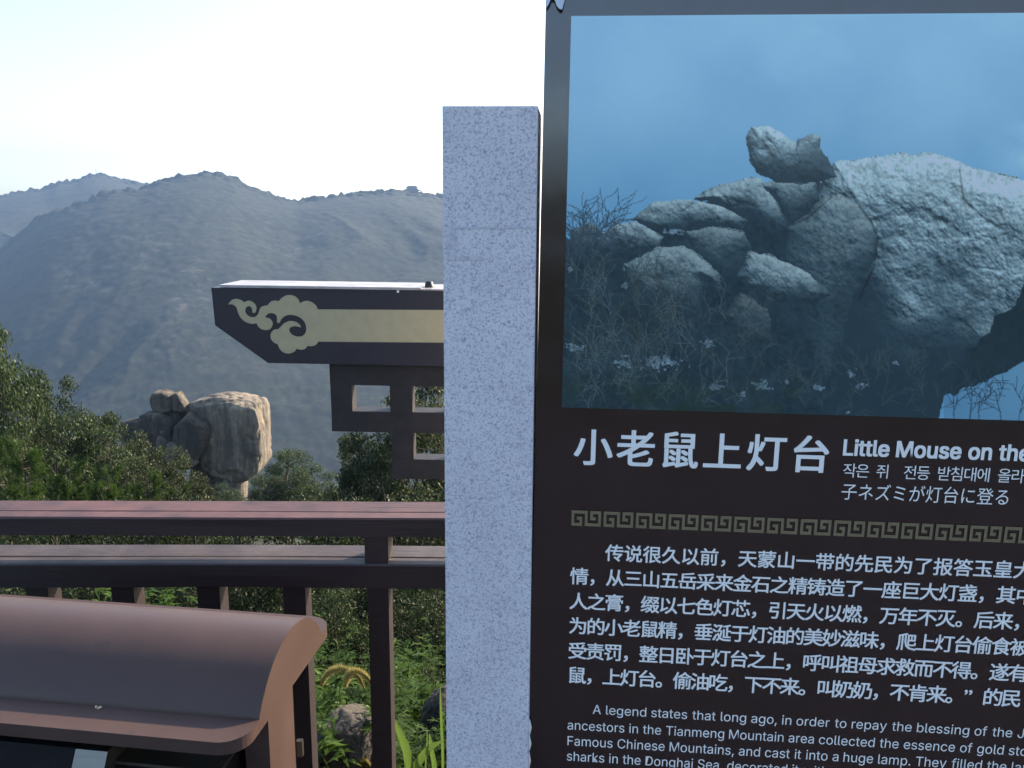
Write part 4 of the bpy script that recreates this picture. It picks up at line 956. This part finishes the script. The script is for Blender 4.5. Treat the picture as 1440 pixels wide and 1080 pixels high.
# ------------------------------------------------------------------ weeds and grasses close behind the railing
def weed_mesh(name, h, seed, nl, ln, wd):
    rg = np.random.default_rng(seed); L, P = [], []
    for s in range(4):
        a = rg.uniform(0, 6.28); tip = np.array([math.cos(a) * h * .32, math.sin(a) * h * .32, h * rg.uniform(.7, 1)]); mid = tip * np.array([.3, .3, .55])
        ts = np.linspace(0, 1, 8)[:, None]; pts = 2 * (1 - ts) * ts * mid + ts * ts * tip; P.append(tube_np(pts, np.linspace(.004, .0012, 8), 5))
        n = nl; f = rg.uniform(.12, 1, (n, 1)); b = 2 * (1 - f) * f * mid + f * f * tip; d = unit(rg.normal(size=(n, 3)) * np.array([1, 1, .35]) + np.array([0, 0, .35]))
        l = ln * rg.uniform(.6, 1.2, (n, 1)) * (1.15 - .5 * f); sd = unit(np.cross(d, np.array([0, 0, 1.0]))) * wd * rg.uniform(.7, 1.2, (n, 1)) * .5; dr = np.array([0, 0, -1.0]) * l * .22
        L.append((np.stack([b, b + d * l * .45 + sd, b + d * l + dr, b + d * l * .45 - sd], 1).reshape(-1, 3), np.arange(4 * n).reshape(-1, 4)))
        # feathery side lobes
        for sgn in (-1, 1):
            b2 = b + d * l * .35; d2 = unit(d + sgn * unit(sd) * .9); s2 = unit(np.cross(d2, np.array([0, 0, 1.0]))) * wd * .3
            L.append((np.stack([b2, b2 + d2 * l * .25 + s2, b2 + d2 * l * .55 + dr * .5, b2 + d2 * l * .25 - s2], 1).reshape(-1, 3), np.arange(4 * n).reshape(-1, 4)))
    V, F = join_np(L); a = mesh_np(name, V, F); a.materials.append(M_weed); V, F = join_np(P); b = mesh_np(name + "_stem", V, F); b.materials.append(M_weed); return a, b
WM = [weed_mesh("weed_leaf", .62, 41, 30, .15, .022), weed_mesh("weed_leaf_broad", .5, 42, 26, .13, .024), weed_mesh("weed_leaf_fine", .7, 43, 56, .10, .013)]
def weed(px, ptop, Yd, v, label, group="feathery weeds behind the railing"):
    p = at(px, ptop, Yd); z0 = g1(p.x, Yd); H = max(.15, p.z - z0); h = (.62, .5, .7)[v]
    t = empty("weed", (p.x, Yd, z0), label, "weed", group); s = H / h; t.scale = (min(s, 1.3) ,) * 2 + (s,); t.rotation_euler = (0, 0, random.uniform(0, 6.28))
    for nm, me in zip(("leaves", "stem"), WM[v]): o = bpy.data.objects.new(nm, me); C.objects.link(o); o.parent = t
wl = "feathery green weed in the bank of weeds seen between the railing posts"
weed(492, 992, 3.35, 1, "bright green feathery weed over the pale stone by the railing post"); weed(452, 925, 3.9, 0, "tall bright weed directly right of the litter bin's roof end")
for px, pt, Yd, v in [(436, 985, 3.1, 1), (462, 1012, 3.0, 0), (512, 1015, 3.0, 1), (486, 1030, 2.95, 2), (500, 985, 3.6, 0), (440, 930, 4.2, 1), (470, 985, 3.5, 1), (520, 945, 4.1, 1), (560, 940, 4.2, 0), (585, 950, 4.1, 2), (610, 940, 4.3, 1), (635, 955, 4.0, 0), (570, 990, 3.5, 2), (600, 985, 3.6, 1), (625, 1000, 3.3, 2), (560, 905, 5.2, 1), (600, 895, 5.6, 2), (445, 960, 3.6, 1), (470, 1005, 3.3, 0), (455, 1035, 3.15, 1), (505, 1030, 3.15, 0), (430, 1010, 3.4, 2), (480, 945, 4.3, 2), (510, 940, 4.4, 2), (460, 900, 5.0, 2), (500, 900, 5.2, 2), (530, 905, 5.0, 2), (565, 925, 4.5, 2), (600, 915, 4.7, 2), (630, 925, 4.5, 2), (575, 905, 5.3, 0), (615, 890, 5.6, 0), (560, 965, 3.9, 1), (590, 960, 4.0, 2), (545, 930, 4.6, 0), (440, 880, 5.6, 2), (475, 960, 3.9, 2), (515, 975, 3.7, 2), (420, 940, 4.0, 0)]:
    weed(px, pt, Yd, v, wl)
for px, pt, Yd in [(90, 812, 5.2), (115, 820, 5.0), (140, 822, 5.1), (205, 828, 5.2), (225, 826, 5.0), (245, 828, 5.3)]:
    weed(px, pt, Yd, 0, "weed top showing below the middle rail left of the litter bin roof's right half", "weeds seen above the bin roof")

def grass_stuff():
    rg = np.random.default_rng(77); n = 9000
    y = 3.2 + 4.2 * rg.random(n) ** 1.4; x = rg.uniform(-2.6, 0.5, n); z = gz(x, y); b = np.stack([x, y, z], 1)
    a = rg.uniform(0, 6.28, n); h = rg.uniform(.04, .13, n)[:, None]; d = np.stack([np.cos(a), np.sin(a), 0 * a], 1); s = np.stack([-np.sin(a), np.cos(a), 0 * a], 1) * rg.uniform(.002, .005, (n, 1))
    up = np.array([0, 0, 1.0]); bend = rg.uniform(.1, .8, (n, 1))
    m = b + up * h * .6 + d * h * .18 * bend; t = b + up * h * (1 - .3 * bend) + d * h * .6 * bend
    V = np.stack([b - s, b + s, m + s * .8, m - s * .8, t], 1).reshape(-1, 3); k = np.arange(n)[:, None] * 5
    F3 = np.concatenate([k + np.array([[0, 1, 2]]), k + np.array([[0, 2, 3]]), k + np.array([[3, 2, 4]])])
    tag(link_mesh("grass", mesh_np("grass", V, F3), M_grass), "short green grass covering the slope behind the railing", "grass", kind='stuff')
    n = 52000; y = 3.4 + 6.5 * rg.random(n) ** 1.3; x = rg.uniform(-2.6, 0.5, n); z = gz(x, y)
    hh = .30 * np.clip(.25 + vn(p3(x * 2.3, y * 2.3), 61) * 1.1, .1, 1); c = np.stack([x, y, z + hh * rg.random(n) ** .7], 1)
    V, F = leaves(c, np.tile([0, 0, .5], (n, 1)), .055, .014, rg)
    tag(link_mesh("ground_cover", mesh_np("ground_cover", V, F), M_shrub), "low leafy ground cover over the slope behind the railing", "ground cover", kind='stuff')
grass_stuff()
def scrub():
    rg = np.random.default_rng(91); L = []
    for k in range(420):
        y = rg.uniform(8, 60); x = rg.uniform(-1, 1) * (5 + .75 * y); h = rg.uniform(.35, .8); c = np.array([x, y, g1(x, y) + h * .35]); n = 150
        g = unit(rg.normal(size=(n, 3))) * rg.random((n, 1)) ** .4 * np.array([h * 1.5, h * 1.5, h * .7]); L.append(leaves(c + g, unit(g), .17, .09, rg))
    V, F = join_np(L); tag(link_mesh("scrub", mesh_np("scrub", V, F), M_shrub), "low scrub covering the slope between the trees", "scrub", kind='stuff')
scrub()

def foxtail(pts_px, Yd, label, root_px, r=0.019):
    """arching seed head through the given pixels, its stem running down to the ground"""
    H = np.array([at(a, b, Yd + c) for a, b, c in pts_px]); ts = np.linspace(0, len(H) - 1, 40); i = np.clip(ts.astype(int), 0, len(H) - 2); f = ts - i
    pts = H[i] * (1 - f)[:, None] + H[i + 1] * f[:, None]
    for _ in range(4): pts[1:-1] = .5 * pts[1:-1] + .25 * (pts[:-2] + pts[2:])
    g = at(*root_px, Yd); z0 = g1(g.x, Yd); t = empty("foxtail_grass", (g.x, Yd, z0), label, "grass plant", "foxtail seed heads behind the railing")
    st = np.array([(g.x, Yd, z0 - .02), tuple((np.array(g) * np.array([1, 1, 0]) + np.array([0, 0, .45 * z0 + .55 * pts[0][2]]))), tuple(pts[0])]); q = np.linspace(0, 1, 12)[:, None]
    ctl = 2 * st[1] - .5 * (st[0] + st[2]); sp = (1 - q) ** 2 * st[0] + 2 * q * (1 - q) * ctl + q * q * st[2]
    V, F = tube_np(sp, np.linspace(.0022, .0013, 12), 6); link_mesh("stem", mesh_np("stem", V, F), M_weed, t)
    rg = np.random.default_rng(int(pts_px[0][0])); w_ = np.sin(np.linspace(.25, math.pi - .12, 40)) ** .5
    V, F = tube_np(pts, .0075 * w_, 8); Vs, Fs = [V], [F]
    core = mesh_np("seed_core", V, F); Vs = []
    n = 5200; k = rg.integers(0, 40, n); T = np.gradient(pts, axis=0); T = unit(T)[k]; d = unit(rg.normal(size=(n, 3))); d = unit(d - T * (d * T).sum(1, keepdims=True) + T * .35)
    l = (r * rg.uniform(.7, 1.5, (n, 1))) * w_[k][:, None]; c = pts[k] + T * rg.uniform(-.002, .002, (n, 1)); s = unit(np.cross(d, T)) * .00045
    V2 = np.stack([c - s, c + s, c + d * l + s * .4, c + d * l - s * .4], 1).reshape(-1, 3); F2 = np.arange(4 * n).reshape(-1, 4)
    sh_ = link_mesh("seed_head", core, M_fox2, t, True); link_mesh("bristles", mesh_np("bristles", V2, F2), M_fox, sh_)
    # two blades
    Ls = []
    for a in rg.uniform(0, 6.28, 3):
        d = np.array([math.cos(a), math.sin(a), 0]); b = np.array([g.x, Yd, z0]); L = rg.uniform(.25, .4); q = np.linspace(0, 1, 8); c = b + np.outer(q * .45 * L, d) + np.outer(L * (1.5 * q - .9 * q * q), [0, 0, 1])
        sdv = np.array([-d[1], d[0], 0]); ww = .005 * np.sin(np.linspace(.5, math.pi, 8))[:, None]; V = np.stack([c - sdv * ww, c + sdv * ww], 1).reshape(-1, 3)
        Ls.append((V, np.array([(2 * j, 2 * j + 1, 2 * j + 3, 2 * j + 2) for j in range(7)])))
    V, F = join_np(Ls); link_mesh("blade", mesh_np("blade", V, F), M_weed, t)
foxtail([(512, 968, 0), (505, 952, 0), (493, 944, 0), (480, 939, .01), (466, 943, .02), (457, 952, .02), (452, 963, .02)], 3.45, "arching foxtail seed head nearest the bin roof", (530, 1020))
foxtail([(527, 968, 0), (516, 952, 0), (504, 944, 0), (495, 944, .0), (488, 953, 0), (486, 965, 0)], 3.30, "strongly curled foxtail seed head beside the railing post", (540, 1010))
foxtail([(520, 1078, 0), (512, 1070, 0), (500, 1068, 0), (486, 1072, 0), (478, 1082, 0)], 3.0, "low foxtail seed head at the bottom edge beside the post", (530, 1100))
foxtail([(474, 915, 0), (473, 905, 0), (470, 899, 0)], 3.8, "small upright foxtail head above the arching ones", (478, 980), .006)

def reed(px_list, Yd, label):
    g = at(*px_list[0][0][0][:2], Yd); z0 = g1(g.x, Yd); t = empty("broad_grass", (g.x, Yd, z0), label, "grass plant", "broad grass blades beside the granite pillar")
    for pts, wd in px_list:
        H = np.array([at(a, b, Yd + c) for a, b, c in [(p + (0,))[:3] for p in pts]]); m = 18; ts = np.linspace(0, len(H) - 1, m); i = np.clip(ts.astype(int), 0, len(H) - 2); f = ts - i
        c = H[i] * (1 - f)[:, None] + H[i + 1] * f[:, None]
        for _ in range(3): c[1:-1] = .5 * c[1:-1] + .25 * (c[:-2] + c[2:])
        T = unit(np.gradient(c, axis=0)); s = unit(np.cross(T, np.array([0.15, 1.0, .25]))); ww = wd * np.sin(np.linspace(.35, math.pi, m))[:, None] ** .8 * .5; fold = np.array([0, -.3, .1]) * ww
        V = np.stack([c - s * ww, c + fold, c + s * ww], 1).reshape(-1, 3); F = []
        for j in range(m - 1): F += [(3 * j, 3 * j + 1, 3 * j + 4, 3 * j + 3), (3 * j + 1, 3 * j + 2, 3 * j + 5, 3 * j + 4)]
        link_mesh("blade", mesh_np("blade", V, np.array(F)), M_weed, t, True)
reed([([(582, 1120), (573, 1055), (562, 1030), (553, 1008)], .036), ([(580, 1120), (585, 1075), (605, 1050), (626, 1040)], .034), ([(590, 1130), (584, 1095), (570, 1085), (553, 1083)], .02)], 2.95, "broad grass with a wide blade leaning on the right of the railing post")
reed([([(608, 1130), (612, 1080), (606, 1050), (604, 1030)], .022), ([(622, 1130), (623, 1060), (620, 1000), (619, 960)], .012), ([(600, 1130), (598, 1080), (601, 1040), (600, 1020)], .006), ([(575, 1130), (568, 1060), (558, 1035)], .004)], 3.0, "thin tall grass stems close to the granite pillar's left side")

# stones among the weeds
boulder("boulder", [(440, 1060), (455, 1038), (482, 1028), (508, 1036), (522, 1060), (530, 1120), (430, 1130)], 3.12, .16, "pale rounded stone among the weeds between bin and railing post", None, 2.6, 31, .08, M_stone_small, 1.0, (0, 0))
boulder("boulder", [(590, 1025), (603, 1003), (625, 990), (660, 1000), (665, 1065), (585, 1070)], 3.75, .15, "dark stone with a sunlit top beside the granite pillar's foot", None, 2.6, 33, .1, M_stone_dark, 1.0, (0, 0))
